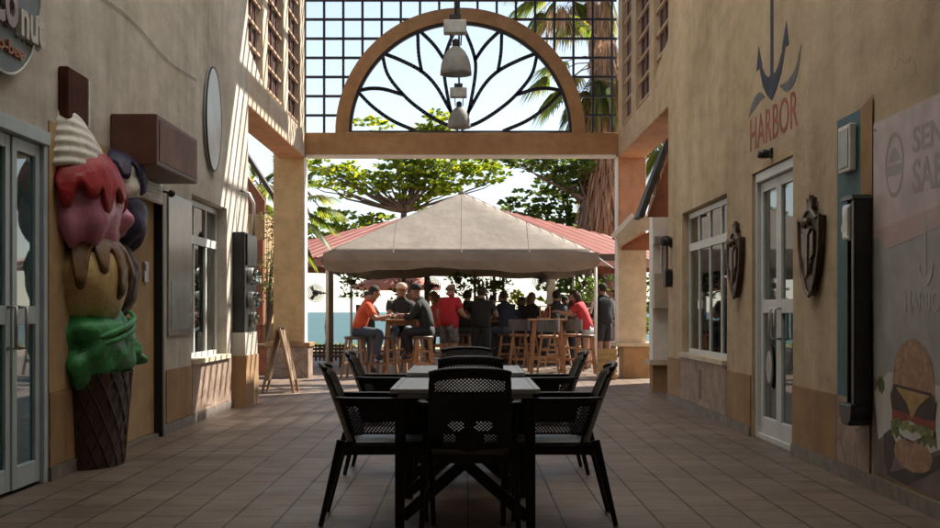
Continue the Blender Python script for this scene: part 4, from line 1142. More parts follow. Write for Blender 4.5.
# ------------------------------------------------------------------ bar pavilion (square roof seen corner on)
PY, PR, PE, PA = 36.0, 6.95, 2.52, 4.17
pav = thing('bar_pavilion', 'open bar pavilion with a red and white striped metal roof behind the marquee', 'pavilion', (0, PY, 0))
M_stripe = {}
cs = [(0, -PR), (PR, 0), (0, PR), (-PR, 0)]
for k in range(4):
    a, c = cs[k], cs[(k+1) % 4]
    A, Cc, T = Vector((a[0], PY+a[1], PE)), Vector((c[0], PY+c[1], PE)), Vector((0, PY, PA))
    b = MB(); nr = 46
    # corrugated sheet: ridges run up the slope
    ed = (Cc-A); L_ = ed.length
    mid = (A+Cc)/2; up = (T-mid)
    nrm = ed.cross(up).normalized()
    if nrm.z < 0: nrm = -nrm
    for i in range(nr*2+1):
        t = i/(nr*2); s = 1-abs(2*t-1)
        h = .028 if i % 2 else 0
        p0 = A+ed*t+nrm*h; b.v += [p0, p0+up*s]
    for i in range(nr*2): b.f.append((i*2, i*2+2, i*2+3, i*2+1))
    m_, nt_, N_, L__, bs = new_mat('striped_roof_sheet')
    # painted stripes along the eave direction, sheet by sheet
    tc = N_.new('ShaderNodeTexCoord'); dt = N_.new('ShaderNodeVectorMath'); dt.operation = 'DOT_PRODUCT'; dt.inputs[1].default_value = ed.normalized()
    L__.new(tc.outputs['Object'], dt.inputs[0])
    fr_ = N_.new('ShaderNodeMath'); fr_.operation = 'MULTIPLY'; fr_.inputs[1].default_value = 1/.44; L__.new(dt.outputs['Value'], fr_.inputs[0])
    f2 = N_.new('ShaderNodeMath'); f2.operation = 'FRACT'; L__.new(fr_.outputs[0], f2.inputs[0])
    cc = ramp(nt_, f2.outputs[0], [(.0, (.27, .062, .042)), (.62, (.31, .08, .055)), (.74, (.44, .27, .23)), (.92, (.44, .27, .23))])
    cc = mixc(nt_, 1., cc, ramp(nt_, noise(nt_, coords(nt_), 2.5, 6, .7), [(.3, (.7, .68, .66)), (.7, (1.05, 1.05, 1.05))]), 'MULTIPLY')
    L__.new(cc, bs.inputs['Base Color']); bs.inputs['Roughness'].default_value = .5
    b.build('roof_slope', m_, pav, solid=.012)
    for t in (.25, .5, .75):
        MB().bar(A+ed*t-Vector((0, 0, .05)), A+ed*t+up*(1-abs(2*t-1))-Vector((0, 0, .05)), .06, .08).build('rafter', M_brown, pav)
    MB().bar(A-Vector((0, 0, .12)), Cc-Vector((0, 0, .12)), .05, .20).build('fascia', M_redbr, pav)
posts = [(331, 30.2, .11, M_woodd), (427, 31.0, .13, M_woodd), (551, 31.0, .20, M_cream), (404, 41.0, .13, M_woodd), (620, 33.5, .12, M_woodd), (494, 40.5, .10, M_woodd)]
for x, y, w_, m_ in posts:
    X = at(x, 300, y).x; MB().box(X-w_/2, X+w_/2, y-w_/2, y+w_/2, 0, PE+.05+.25*max(0, PR-abs(X)-abs(y-PY))-.12).build('post', m_, pav, bevel=.008)
MB().bar((at(331, 300, 30.2).x, 30.2, 2.42), (at(620, 300, 30.2).x, 30.2, 2.42), .08, .16).build('cross_rail', M_woodd, pav)

# bar counter
M_counter = mat('dark_bar_front', (.035, .026, .022), .6, .4, 5)
bar = thing('bar_counter', 'long dark bar counter with a wooden top under the pavilion', 'counter', (1.2, 29, 0))
MB().box(-.5, 3.2, 28.9, 29.35, 0, .92).build('front', M_counter, bar)
MB().box(-.58, 3.28, 28.72, 29.4, .922, .965).build('top', M_wood, bar, bevel=.006)
MB().box(-.5, 3.2, 28.86, 28.898, .10, .16).build('foot_rail', M_brown, bar)
for k, (x, h_, m_) in enumerate(((476, .26, 'g'), (498, .22, 'b'), (508, .30, 'g'), (536, .24, 'b'), (546, .28, 'g'), (560, .22, 'b'), (570, .27, 'g'))):
    Y = 29.1; X = at(x, 300, Y).x
    o = MB().lathe([(.035, 0), (.037, h_*.55), (.014, h_*.75), (.014, h_)], 10, (X, Y, .966)).build('bottle', mat('bottle_glass', (.05, .08, .04) if m_ == 'g' else (.10, .05, .02), .15, .2, 4), None, smooth=True)
    single(o, (X, Y, .966)); tag(o, 'small drinks bottle standing on the dark bar counter', 'bottle', 'bottles on the bar counter')

# ------------------------------------------------------------------ stools and high tables
M_stool = mat('warm_stool_wood', (.30, .155, .075), .5, .35, 7, .3, 60, stretch=(4, 4, .6))
M_greyc = mat('grey_stool_back', (.10, .095, .09), .7, .2, 6)
def make_stool(back):
    r = thing('bar_stool', 'x', 'stool', local=True, group='wooden bar stools')
    MB().lathe([(.16, .675), (.185, .685), (.19, .715), (.175, .73)], 22).build('seat', M_stool if back else mat('dark_stool_seat', (.10, .055, .035), .45, .3, 6), r, smooth=True)
    for sx in (-1, 1):
        for sy in (-1, 1):
            MB().bar((sx*.115, sy*.115, .68), (sx*.20, sy*.20, 0), .042, .042, up=(0, 1, 0), w2=.036, h2=.036).build('leg', M_stool, r)
    for z, k in ((.24, .176), (.46, .145)):
        b = MB()
        b.bar((-k, -k, z), (k, -k, z), .03); b.bar((-k, k, z), (k, k, z), .03); b.bar((-k, -k, z+.03), (-k, k, z+.03), .03); b.bar((k, -k, z+.03), (k, k, z+.03), .03)
        b.build('rung', M_stool, r)
    if back:
        b = MB(); P = [(.205*math.cos(t), .205*math.sin(t)) for t in [PI*(1.08+.84*i/10) for i in range(11)]]
        for (x0, y0), (x1, y1) in zip(P[:-1], P[1:]): b.bar((x0*.98, y0*.98, .90), (x1*1.02, y1*1.02, .90), .02, .22)
        b.build('backrest', M_greyc, r)
        for x in (-.12, .12): MB().bar((x, -.15, .70), (x, -.175, .80), .03).build('back_post', M_stool, r)
    return r
s0, s1 = make_stool(False), make_stool(True)
stools = [(355, 22.55, 0, 'dark seated bar stool under the man in the orange shirt'), (383, 22.7, 0, 'wooden bar stool in front of the person in the white cap'), (423, 22.8, 0, 'wooden bar stool under the person in the dark hat'), (402, 23.9, 0, 'wooden bar stool under the person in the white cap'),
          (519, 25.1, 1, 'bar stool with a low grey back on the left of the bottle table'), (548, 23.7, 1, 'bar stool with a low grey back directly before the bottle table'), (572, 25.0, 1, 'bar stool with a low grey back between bottle table and tent pole'), (585, 24.0, 0, 'plain wooden bar stool nearest the right tent pole')]
us = [0, 0]
for x, y, k, lb in stools:
    p = (s0, s1)[k]; o = p if us[k] == 0 else copy_tree(p); us[k] = 1
    o.location = (at(x, 300, y).x, y, 0); o.rotation_euler = (0, 0, random.uniform(-.5, .5) if not k else random.uniform(2.9, 3.4)+PI); o['label'] = lb
def make_high_table():
    r = thing('high_table', 'x', 'table', local=True, group='wooden high tables')
    MB().box(-.36, .36, -.36, .36, .985, 1.02).build('tabletop', M_stool, r, bevel=.006)
    MB().box(-.27, .27, -.27, .27, .91, .984).build('apron', M_stool, r)
    for sx in (-1, 1):
        for sy in (-1, 1): MB().bar((sx*.24, sy*.24, .985), (sx*.31, sy*.31, 0), .06, .06, up=(0, 1, 0)).build('leg', M_stool, r)
    b = MB()
    for k in (-1, 1): b.bar((-.29, k*.29, .28), (.29, k*.29, .28), .035, .05); b.bar((k*.29, -.29, .32), (k*.29, .29, .32), .035, .05)
    b.build('rung', M_stool, r)
    return r
h0 = make_high_table()
for i, (x, y, lb) in enumerate(((402, 23.25, 'wooden high table between the orange shirt and the dark hat'), (547, 24.6, 'wooden high table with a small stand on it among the right stools'))):
    o = h0 if i == 0 else copy_tree(h0); o.location = (at(x, 300, y).x, y, 0); o['label'] = lb
cd = thing('condiment_stand', 'small wooden condiment stand on the right high table', 'stand', (at(545, 300, 24.6).x, 24.6, 1.021))
X = cd.location.x
MB().box(X-.10, X+.10, 24.53, 24.67, 1.022, 1.05).box(X-.10, X-.08, 24.53, 24.67, 1.051, 1.24).box(X+.08, X+.10, 24.53, 24.67, 1.051, 1.24).box(X-.11, X+.11, 24.52, 24.68, 1.241, 1.265).build('frame', M_stool, cd)
for k in (-.045, 0, .045): MB().lathe([(.018, 0), (.018, .10), (.008, .13), (.008, .16)], 8, (X+k, 24.6, 1.051)).build('sauce_bottle', M_redbr, cd)
for x, y, lb in ((396, 23.1, 'clear glass cup standing on the left high table'), (558, 24.45, 'glass tumbler standing on the right high table beside the stand')):
    P = at(x, 300, y); o = MB().lathe([(.03, 0), (.038, .13), (.034, .13), (.027, .01)], 12, (P.x, y, 1.021)).build('drinking_glass', M_glass, None, smooth=True); single(o, (P.x, y, 1.021)); tag(o, lb, 'glass')

# ------------------------------------------------------------------ people
def skin_body(name, pts, edges, rad, m, parent, hands, head):
    me = bpy.data.meshes.new(name); me.from_pydata(pts, edges, [])
    ob = bpy.data.objects.new(name, me); C.objects.link(ob)
    md = ob.modifiers.new('skin', 'SKIN'); md.use_smooth_shade = True
    for i, r_ in enumerate(rad):
        sv = me.skin_vertices[0].data[i]; sv.radius = r_; sv.use_root = (i == 0)
    s_ = ob.modifiers.new('sub', 'SUBSURF'); s_.levels = 1; s_.render_levels = 1
    dg = bpy.context.evaluated_depsgraph_get(); dg.update()
    me2 = bpy.data.meshes.new_from_object(ob.evaluated_get(dg))
    vs = [tuple(v.co) for v in me2.vertices]; fs = [tuple(p.vertices) for p in me2.polygons]
    nrm = [v.normal.copy() for v in me2.vertices]
    bpy.data.objects.remove(ob)
    b = MB(); b.v = list(vs); b.f = list(fs)
    # five unequal, bent fingers rooted in each palm
    for w_, hnd in hands:
        d = (hnd-w_).normalized(); a = d.cross(Vector((0, 0, 1)));
        if a.length < .1: a = Vector((1, 0, 0))
        a.normalize(); u = a.cross(d)
        for k, ln in enumerate((.062, .072, .076, .068)):
            o = hnd+d*.012+a*(-.027+.018*k)
            b.tube([o, o+d*ln*.5-u*.006, o+d*ln*.85-u*.028], [.0095, .0085, .006], 5)
        o = w_+d*.03-a*.03; b.tube([o, o+d*.03-a*.028-u*.008, o+d*.062-a*.034-u*.02], [.012, .010, .007], 5)
    # nose and ears
    hc, fw, hr = head
    rt = fw.cross(Vector((0, 0, 1))).normalized()
    b.bar(hc+fw*hr*.95+Vector((0, 0, .018)), hc+fw*hr*1.28+Vector((0, 0, -.018)), .018, .014, w2=.03, h2=.02)
    for s in (-1, 1): b.ball(tuple(hc+rt*s*hr*.92), (.018, .022, .032), 8, 6)
    b.bar(hc+fw*hr*1.0+rt*.025+Vector((0, 0, -.055)), hc+fw*hr*1.0-rt*.025+Vector((0, 0, -.055)), .012, .012)
    return b.build(name, m, parent, smooth=True), vs, fs, nrm

SKIN = {}
def skin_m(c):
    if c not in SKIN: SKIN[c] = mat('skin_tone', c, .55, .1, 9)
    return SKIN[c]
CL = {}
def cloth(c, var=.18):
    if (c, var) not in CL: CL[c, var] = mat('cloth', c, .85, var, 14 if var > .3 else 8, .3, 40)
    return CL[c, var]
def seg_d(p, a, b_):
    ab = b_-a; t = max(0, min(1, (p-a).dot(ab)/max(1e-9, ab.dot(ab)))); return (p-a-ab*t).length, t

def person(label, x, y, face, pose='stand', Ht=1.72, seat=.73, lean=.0, shirt=(.02, .02, .02), pants=(.05, .06, .09), sleeve=.55, plen='long', arms=None, skin=(.34, .19, .12), hair=(.02, .015, .01), cap=None, brim=(.5, .5, .5), long_hair=False, bald=False, turn=0., pvar=.18, stripe=None, wide=1.0, look=-.1):
    """face: direction faced, degrees clockwise from straight away from the camera. The figure is made in its own frame facing +Y."""
    r = thing('person', label, 'person', (x, y, 0), local=True, rotz=-math.radians(face), group='people at the bar')
    k = Ht/1.75
    V = Vector
    if pose == 'sit': pel = V((0, 0, seat+.105))
    else: pel = V((0, 0, .95*k))
    d = V((0, math.sin(lean), math.cos(lean)))
    spine = pel+d*.19*k; chest = pel+d*.36*k; nb = pel+d*.50*k
    dn = V((0, math.sin(lean*1.15), math.cos(lean*1.15)))
    neck = nb+dn*.075*k
    fw = V((math.sin(turn), math.cos(turn)*math.cos(look), math.sin(look))).normalized()
    hc = neck+dn*.13*k+V((0, .025, 0))
    htop = hc+V((0, 0, .10*k))
    shl = {s: chest+d*.095*k+V((s*.175*k*wide, 0, 0)) for s in (-1, 1)}
    arms = arms or {}
    el, wr, hd = {}, {}, {}
    for s in (-1, 1):
        e_, w_ = arms.get(s, ((s*.06, -.02, -.28), (s*.01, .06, -.25)))
        el[s] = shl[s]+V(e_)*k; wr[s] = el[s]+V(w_)*k; dd = (wr[s]-el[s]).normalized(); hd[s] = wr[s]+dd*.075*k
    hip, kn, an_, toe = {}, {}, {}, {}
    for s in (-1, 1):
        hip[s] = pel+V((s*.095*k*wide, 0, -.03))
        if pose == 'sit':
            kn[s] = hip[s]+V((s*.05, .42*k, -.02)); an_[s] = kn[s]+V((0, -.10, -.40*k)); toe[s] = an_[s]+V((s*.02, .13, -.045))
        else:
            kn[s] = hip[s]+V((s*.015, .02, -.42*k)); an_[s] = V((hip[s].x+s*.02, -.02, .075)); toe[s] = V((an_[s].x+s*.03, .13, .035))
    pts = [pel, spine, chest, nb, neck, hc-V((0, -.01, .045)), hc+V((0, 0, .03)), htop]
    rad = [(.165*wide, .125*wide), (.155*wide, .115*wide), (.175*wide, .12*wide), (.10, .085), (.058, .06), (.075, .085), (.088, .105), (.055, .065)]
    edges = [(0, 1), (1, 2), (2, 3), (3, 4), (4, 5), (5, 6), (6, 7)]
    tagb = []
    for s in (-1, 1):
        n0 = len(pts); pts += [shl[s], el[s], wr[s], hd[s]]; rad += [(.075, .075), (.05, .05), (.034, .034), (.026, .040)]
        edges += [(2, n0), (n0, n0+1), (n0+1, n0+2), (n0+2, n0+3)]
        n1 = len(pts); pts += [hip[s], kn[s], an_[s], toe[s]]; rad += [(.10, .10), (.068, .068), (.046, .046), (.042, .035)]
        edges += [(0, n1), (n1, n1+1), (n1+1, n1+2), (n1+2, n1+3)]
    rad = [(a*k*1.08, b_*k*1.08) for a, b_ in rad]
    body, vs, fs, nr = skin_body('body', [tuple(p) for p in pts], edges, rad, skin_m(skin), r, [(wr[s], hd[s]) for s in (-1, 1)], (hc, fw, .088*k))
    # which bone is each face on
    bones = [('torso', pel, spine), ('torso', spine, chest), ('torso', chest, nb), ('neck', nb, neck), ('head', neck, htop)]
    for s in (-1, 1): bones += [('torso', chest, shl[s]), ('arm', shl[s], el[s]), ('fore', el[s], wr[s]), ('hand', wr[s], hd[s]), ('hip', pel, hip[s]), ('thigh', hip[s], kn[s]), ('shin', kn[s], an_[s]), ('foot', an_[s]-V((0, 0, .02)), toe[s])]
    kinds = []
    RB = dict(torso=.14, neck=.055, head=.09, arm=.05, fore=.04, hand=.03, hip=.11, thigh=.085, shin=.055, foot=.045)
    for f in fs:
        c = sum((V(vs[i]) for i in f), V((0, 0, 0)))/len(f)
        best = min(((seg_d(c, a, b_), nme) for nme, a, b_ in bones), key=lambda q: q[0][0]-RB[q[1]]*k)
        kinds.append((best[1], best[0][1], c))
    def garment(name, m, test, off):
        idx = {}; b = MB()
        for f, (kd, t, c) in zip(fs, kinds):
            if not test(kd, t, c): continue
            g_ = []
            for i in f:
                if i not in idx: idx[i] = len(b.v); b.v.append(tuple(V(vs[i])+nr[i]*off))
                g_.append(idx[i])
            b.f.append(tuple(g_))
        if b.f: return b.build(name, m, r, smooth=True, solid=.004)
    pv = pel-d*.02
    above = lambda c: (c-pv).dot(d) > (-.03 if pose == 'stand' else .015)
    garment('shirt', cloth(shirt), lambda kd, t, c: ((kd in ('torso', 'hip') or (pose == 'stand' and kd == 'thigh')) and above(c)) or (kd == 'arm' and t < sleeve) or (kd == 'fore' and sleeve > 1 and t < sleeve-1) or (kd == 'neck' and t < .25), .014)
    garment('trousers' if plen == 'long' else 'shorts', cloth(pants, pvar), lambda kd, t, c: (kd in ('hip', 'torso') and not above(c)) or (kd == 'thigh' and (pose == 'sit' or not above(c)) and (plen == 'long' or t < (.8 if plen == 'knee' else .35))) or (kd == 'shin' and plen == 'long' and t < .95), .012)
    for sd in (-1, 1): garment('shoe', cloth((.03, .028, .026)), lambda kd, t, c: kd == 'foot' and c.x*sd > 0, .008)
    if not bald and not cap:
        hm = MB(); bk_ = -fw*.014
        q0 = hc+bk_+V((0, 0, .028*k))
        hm.ball(tuple(q0), (.092*k, .103*k, .108*k), 16, 12, lambda v: 1.0 if v.z > -.25 or v.dot(fw) < .15 else .78)
        if long_hair: hm.tube([q0-fw*.05, q0-fw*.085-V((0, 0, .10)), q0-fw*.075-V((0, 0, .26))], [.085, .085, .04], 10)
        hm.build('hair', cloth(hair), r, smooth=True)
    elif bald:
        hm = MB(); q0 = hc-fw*.02
        hm.lathe([(.094*k, -.04), (.098*k, 0), (.092*k, .03)], 14, tuple(q0), 1, 1.1, cap=False); hm.build('hair', cloth(hair), r, smooth=True)
    if cap:
        cm = MB(); q0 = hc+V((0, 0, .035*k))
        cm.lathe([(.104*k, 0), (.106*k, .035), (.088*k, .085), (.045*k, .112), (.0, .118)], 16, tuple(q0), 1, 1.06)
        cp = cm.build('cap', cloth(cap), r, smooth=True)
        bm2 = MB(); rt = fw.cross(V((0, 0, 1))).normalized(); f0 = V((fw.x, fw.y, 0)).normalized()
        P = [q0+rt*(.085*math.cos(PI*i/8))*k+f0*(.06+.115*math.sin(PI*i/8))*k for i in range(9)]
        bm2.add([p+V((0, 0, .006)) for p in P]+[p-V((0, 0, .004)) for p in P], [tuple(range(9)), tuple(range(17, 8, -1))]+[(i, i+9, i+10, i+1) for i in range(8)]+[(0, 8, 17, 9)])
        bm2.build('cap_brim', cloth(brim), cp)
    rt = fw.cross(V((0, 0, 1))).normalized()
    for s in (-1, 1): MB().ball(tuple(hc+fw*.094*k+rt*s*.034*k+V((0, 0, .012))), .011, 8, 6).build('eye', M_black, r)
    if stripe:
        for s in (-1, 1):
            b = MB()
            for o in (-.028, 0, .028):
                q0 = shl[s]+V((s*.105*k, o, .0)); q1 = el[s]+V((s*.080*k, o*.8, 0)); b.bar(q0, q1, .012, .012, up=(1, 0, 0))
            b.build('sleeve_stripes', M_trimw, r)
    return r
fwd = lambda s: ((s*.03, .14, -.23), (-s*.05, .21, .04))      # forearm resting on a table in front
drink = {1: ((.05, .12, -.22), (-.06, .20, .12)), -1: fwd(-1)}
PXX = lambda px, Y: (px-CX)/F*Y
person('man in an orange shirt leaning on the left high table, seated side-on', PXX(357, 22.6), 22.6, 88, 'sit', 1.74, .735, .40, (.62, .085, .03), (.045, .055, .075), .75, 'long', {1: fwd(1), -1: fwd(-1)}, (.33, .17, .11), (.03, .02, .015), look=-.35)
person('person in a white and orange cap and black top, seated with back turned', PXX(402, 23.95), 23.95, 180, 'sit', 1.76, .735, .16, (.012, .012, .014), (.10, .14, .19), .6, 'long', {1: fwd(1), -1: fwd(-1)}, (.26, .14, .09), cap=(.52, .40, .32), brim=(.45, .16, .06), wide=1.08)
person('person in a dark hat and black clothes seated right of the left high table', PXX(429, 22.9), 22.9, -80, 'sit', 1.76, .735, .30, (.010, .014, .013), (.018, .018, .02), 1.6, 'long', {1: fwd(1), -1: fwd(-1)}, (.22, .12, .08), cap=(.012, .012, .014), brim=(.012, .012, .014), look=-.25)
person('bald man in a red T-shirt and patterned shorts standing at the bar', PXX(449, 25.6), 25.6, 40, 'stand', 1.70, lean=.05, shirt=(.42, .018, .028), pants=(.12, .11, .11), plen='knee', arms={1: ((.07, .06, -.26), (-.05, .18, -.05)), -1: ((-.07, -.02, -.27), (.02, .10, -.2))}, skin=(.36, .19, .13), bald=True, hair=(.12, .10, .08), pvar=.75, wide=1.2)
person('man in a black T-shirt standing at the bar with his back turned', PXX(481, 25.8), 25.8, 5, 'stand', 1.62, lean=.06, shirt=(.010, .010, .011), pants=(.014, .014, .016), arms={1: ((.13, .02, -.24), (-.03, .20, .0)), -1: ((-.13, .02, -.24), (.03, .20, .0))}, skin=(.22, .12, .08), wide=1.18)
person('woman in a red top and pale denim shorts leaning onto the bar', PXX(588, 26.0), 26.0, -72, 'stand', 1.62, lean=.42, shirt=(.45, .03, .04), pants=(.36, .42, .46), sleeve=.12, plen='short', arms={1: ((.03, .20, -.18), (-.02, .20, .02)), -1: ((-.03, .22, -.16), (.02, .20, .04))}, skin=(.36, .20, .13), hair=(.04, .022, .014), long_hair=True, look=-.2)
person('man in a black jacket with three white sleeve stripes standing by the column', PXX(604, 27.0), 27.0, -35, 'stand', 1.72, lean=.05, shirt=(.010, .010, .012), pants=(.02, .02, .024), sleeve=1.9, plen='knee', arms={1: ((.08, .04, -.26), (-.06, .16, -.10)), -1: ((-.06, .04, -.27), (.05, .17, -.06))}, skin=(.28, .15, .10), stripe=True)
bg = [(437, 30.0, 170, 'person in dark clothes behind the man in the red T-shirt', (.09, .02, .02), False), (474, 30.2, 150, 'person with grey shirt across the bar left of the black T-shirt', (.14, .13, .12), False),
      (495, 30.1, 200, 'person holding a drink across the bar right of the black T-shirt', (.05, .045, .05), False), (520, 30.3, 160, 'person with tied hair across the bar by the yellow-green shrub', (.04, .04, .05), True),
      (535, 30.2, 215, 'person in a pale shirt across the bar left of the white post', (.24, .23, .22), False), (563, 30.2, 170, 'person in a dark shirt across the bar right of the white post', (.06, .055, .055), False), (576, 30.3, 190, 'person in brown across the bar behind the leaning woman', (.10, .06, .045), True)]
more = [(366, 24.6, 150, 'stand', 'person in a dark grey top standing behind the man in the orange shirt', (.03, .03, .035), False, 1.52), (414, 25.2, 200, 'sit', 'person in a red top behind the left high table', (.34, .03, .03), True, 1.7), (441, 26.8, -60, 'sit', 'person in an orange red top between the dark hat and the red T-shirt', (.42, .06, .035), True, 1.66),
        (466, 27.2, 20, 'sit', 'person in black between the red T-shirt and the black T-shirt', (.012, .012, .014), False, 1.7), (507, 27.6, -30, 'sit', 'person in dark blue on a stool left of the bottle table', (.02, .025, .045), False, 1.7), (528, 27.8, 30, 'sit', 'person in a black top behind the bottle table', (.014, .013, .013), True, 1.66), (558, 27.4, -20, 'sit', 'person in charcoal seated between the bottle table and the leaning woman', (.03, .03, .03), False, 1.7),
        (570, 28.2, 60, 'stand', 'person in a brown shirt standing left of the leaning woman', (.09, .05, .035), False, 1.6)]
for i, (x, y, fc, po_, lb, col, lh, ht) in enumerate(more):
    person(lb, PXX(x, y), y, fc, po_, ht, .70, .10+.07*(i % 3), col, (.03, .033, .045) if i % 2 else (.06, .07, .10), .6, 'long', {1: ((.08, .10, -.23), (-.07, .17, .12)) if i % 2 else fwd(1), -1: fwd(-1)}, [(.30, .16, .10), (.20, .11, .07), (.38, .22, .15)][i % 3], long_hair=lh, hair=[(.02, .015, .01), (.05, .028, .015), (.10, .06, .03)][i % 3])
    if po_ == 'sit':
        o = copy_tree(s0); o.location = (PXX(x, y), y, 0); o.rotation_euler = (0, 0, .4*i); o['label'] = 'wooden stool under the '+lb
        o['label'] = ' '.join(o['label'].split()[:15]); o.scale = (1, 1, .95)
for i, (x, y, fc, lb, col, lh) in enumerate(bg):
    person(lb, PXX(x, y), y, fc, 'sit', 1.66+.03*(i % 3), .62, .18+.04*(i % 3), col, (.03, .03, .04), .6, 'long', {1: fwd(1), -1: drink[1] and ((-.05, .12, -.22), (.06, .20, .12))} if i % 2 else {1: fwd(1), -1: fwd(-1)}, [(.30, .16, .10), (.20, .11, .07)][i % 2], long_hair=lh)

# bench stools under the people across the bar
for i, (x, y, fc, lb, col, lh) in enumerate(bg):
    o = copy_tree(s0); o.location = (PXX(x, y), y+.02, -.10); o.rotation_euler = (0, 0, .3*i); o['label'] = 'wooden stool under the '+lb.split(' across')[0].split(' behind')[0]+' beyond the counter'
    o.location.z = 0; o.scale = (1, 1, .86)

# dark back bar with rows of bottles
bb = thing('back_bar', 'dark back bar rack with shelves of small bottles behind the counter', 'shelf', (PXX(489, 31.2), 31.2, 0))
x0_ = PXX(489, 31.2)
for sx in (-1, 1): MB().box(x0_+sx*.34-.03, x0_+sx*.34+.03, 31.1, 31.4, 0, 2.25).build('upright', M_woodd, bb)
for z in (.5, 1.05, 1.38, 1.70, 2.02):
    MB().box(x0_-.31, x0_+.31, 31.1, 31.4, z, z+.03).build('shelf', M_woodd, bb)
    if z > 1:
        for k in range(6):
            h_ = .17+.05*((k*7+int(z*10)) % 3)
            MB().lathe([(.03, 0), (.032, h_*.6), (.012, h_*.8), (.012, h_)], 8, (x0_-.25+.10*k, 31.2, z+.031)).build('bottle', cloth([(.03, .06, .03), (.10, .05, .02), (.35, .33, .30), (.02, .03, .06)][(k+int(z*10)) % 4]), bb)
# ------------------------------------------------------------------ small things round the bar
M_fan = mat('dark_fan_metal', (.03, .03, .03), .5, .3, 6)
for x, y, Yp, lb in ((315, 293, 29.9, 'dark round wall fan by the dark post at the left of the bar'), (432, 286, 30.8, 'dark round wall fan on the post above the red T-shirt'), (541, 281, 30.7, 'dark round wall fan by the white post of the bar')):
    P = at(x, y, Yp); t = thing('wall_fan', lb, 'fan', P, group='round fans on the bar posts')
    b = MB()
    for r_ in (.20, .165, .13, .09, .05): b.tube([P+Vector((r_*math.cos(2*PI*i/20), -.08 if r_ < .2 else 0, r_*math.sin(2*PI*i/20))) for i in range(21)], .008, 5, False)
    for i in range(24): b.bar(P+Vector((.02*math.cos(i*PI/12), -.09, .02*math.sin(i*PI/12))), P+Vector((.2*math.cos(i*PI/12), 0, .2*math.sin(i*PI/12))), .006)
    b.build('cage', M_fan, t)
    for i in range(3):
        a = i*2*PI/3; b = MB(); b.add([P+Vector((.03*math.cos(a), -.03, .03*math.sin(a))), P+Vector((.16*math.cos(a-.3), -.05, .16*math.sin(a-.3))), P+Vector((.17*math.cos(a+.2), -.02, .17*math.sin(a+.2))), P+Vector((.09*math.cos(a+.45), -.01, .10*math.sin(a+.5)))], [(0, 1, 2, 3)]); b.build('blade', M_galv, t, solid=.004)
    MB().ball(tuple(P+Vector((0, .05, 0))), (.07, .09, .07), 10, 8).bar(P+Vector((0, .1, -.0)), P+Vector((0, .3, .0)), .04).bar(P+Vector((0, .28, 0)), (PXX({315: 331, 432: 427, 541: 551}[x], Yp), P.y+.28, P.z), .04).build('motor', M_fan, t)

bn = thing('bench', 'low dark slatted bench by the sea left of the marquee pole', 'bench', (-3.1, 27.5, 0))
for z in (.20, .27, .34, .41): MB().box(-3.6, -2.62, 27.56, 27.59, z, z+.045).build('back_slat', M_woodd, bn)
for i in range(12): MB().box(-3.58+.085*i, -3.545+.085*i, 27.52, 27.558, .12, .47).build('back_stick', M_woodd, bn)
MB().box(-3.6, -2.62, 27.1, 27.5, .20, .235).build('seat', M_woodd, bn)
for x in (-3.56, -2.66):
    for y in (27.14, 27.46): MB().box(x-.03, x+.03, y-.03, y+.03, 0, .199).build('leg', M_woodd, bn)
rl = thing('planter_wall', 'low reddish brown planter wall left of the gateway column', 'planter', (-3.9, 23.9, 0))
MB().box(-4.6, -3.42, 23.7, 24.1, 0, .50).build('body', M_redbr, rl); MB().box(-4.65, -3.40, 23.66, 24.14, .502, .56).build('coping', M_brown, rl)
cr_ = thing('wooden_crate', 'yellow wooden crate standing beside the right column base', 'crate', (2.36, 22.2, 0))
b = MB()
for k in range(5):
    z = .015+.105*k; b.box(2.22, 2.52, 22.0, 22.02, z, z+.085)
b.build('front_board', M_woody, cr_)
b = MB()
for k in range(5):
    z = .015+.105*k; b.box(2.22, 2.24, 22.021, 22.4, z, z+.085); b.box(2.50, 2.52, 22.021, 22.4, z, z+.085); b.box(2.241, 2.499, 22.38, 22.4, z, z+.085)
b.build('side_board', M_woody, cr_)
for x in (2.255, 2.485): MB().box(x-.014, x+.014, 22.022, 22.05, 0, .53).build('corner_post', M_woody, cr_)
MB().box(2.24, 2.50, 22.03, 22.38, .02, .04).build('bottom', M_woody, cr_)
# parasol beyond the bar
pa = thing('parasol', 'salmon pink parasol open beyond the bar on the left', 'parasol', (PXX(397, 43), 43, 0))
x0 = PXX(397, 43); M_par = fabric_mat('salmon_canvas', (.55, .24, .17), .4, .1)
MB().lathe([(1.45, 2.02), (1.0, 2.22), (.5, 2.36), (.03, 2.48)], 8, (x0, 43, 0), cap=False).build('canopy', M_par, pa, solid=.005)
MB().lathe([(1.45, 2.02), (1.44, 1.88)], 8, (x0, 43, 0), cap=False).build('valance', M_par, pa, solid=.005)
MB().tube([(x0, 43, 0), (x0, 43, 2.46)], .025, 8).build('pole', M_pole, pa)
MB().lathe([(.25, 0), (.25, .06), (.05, .1)], 16, (x0, 43, 0)).build('base', M_galv, pa)
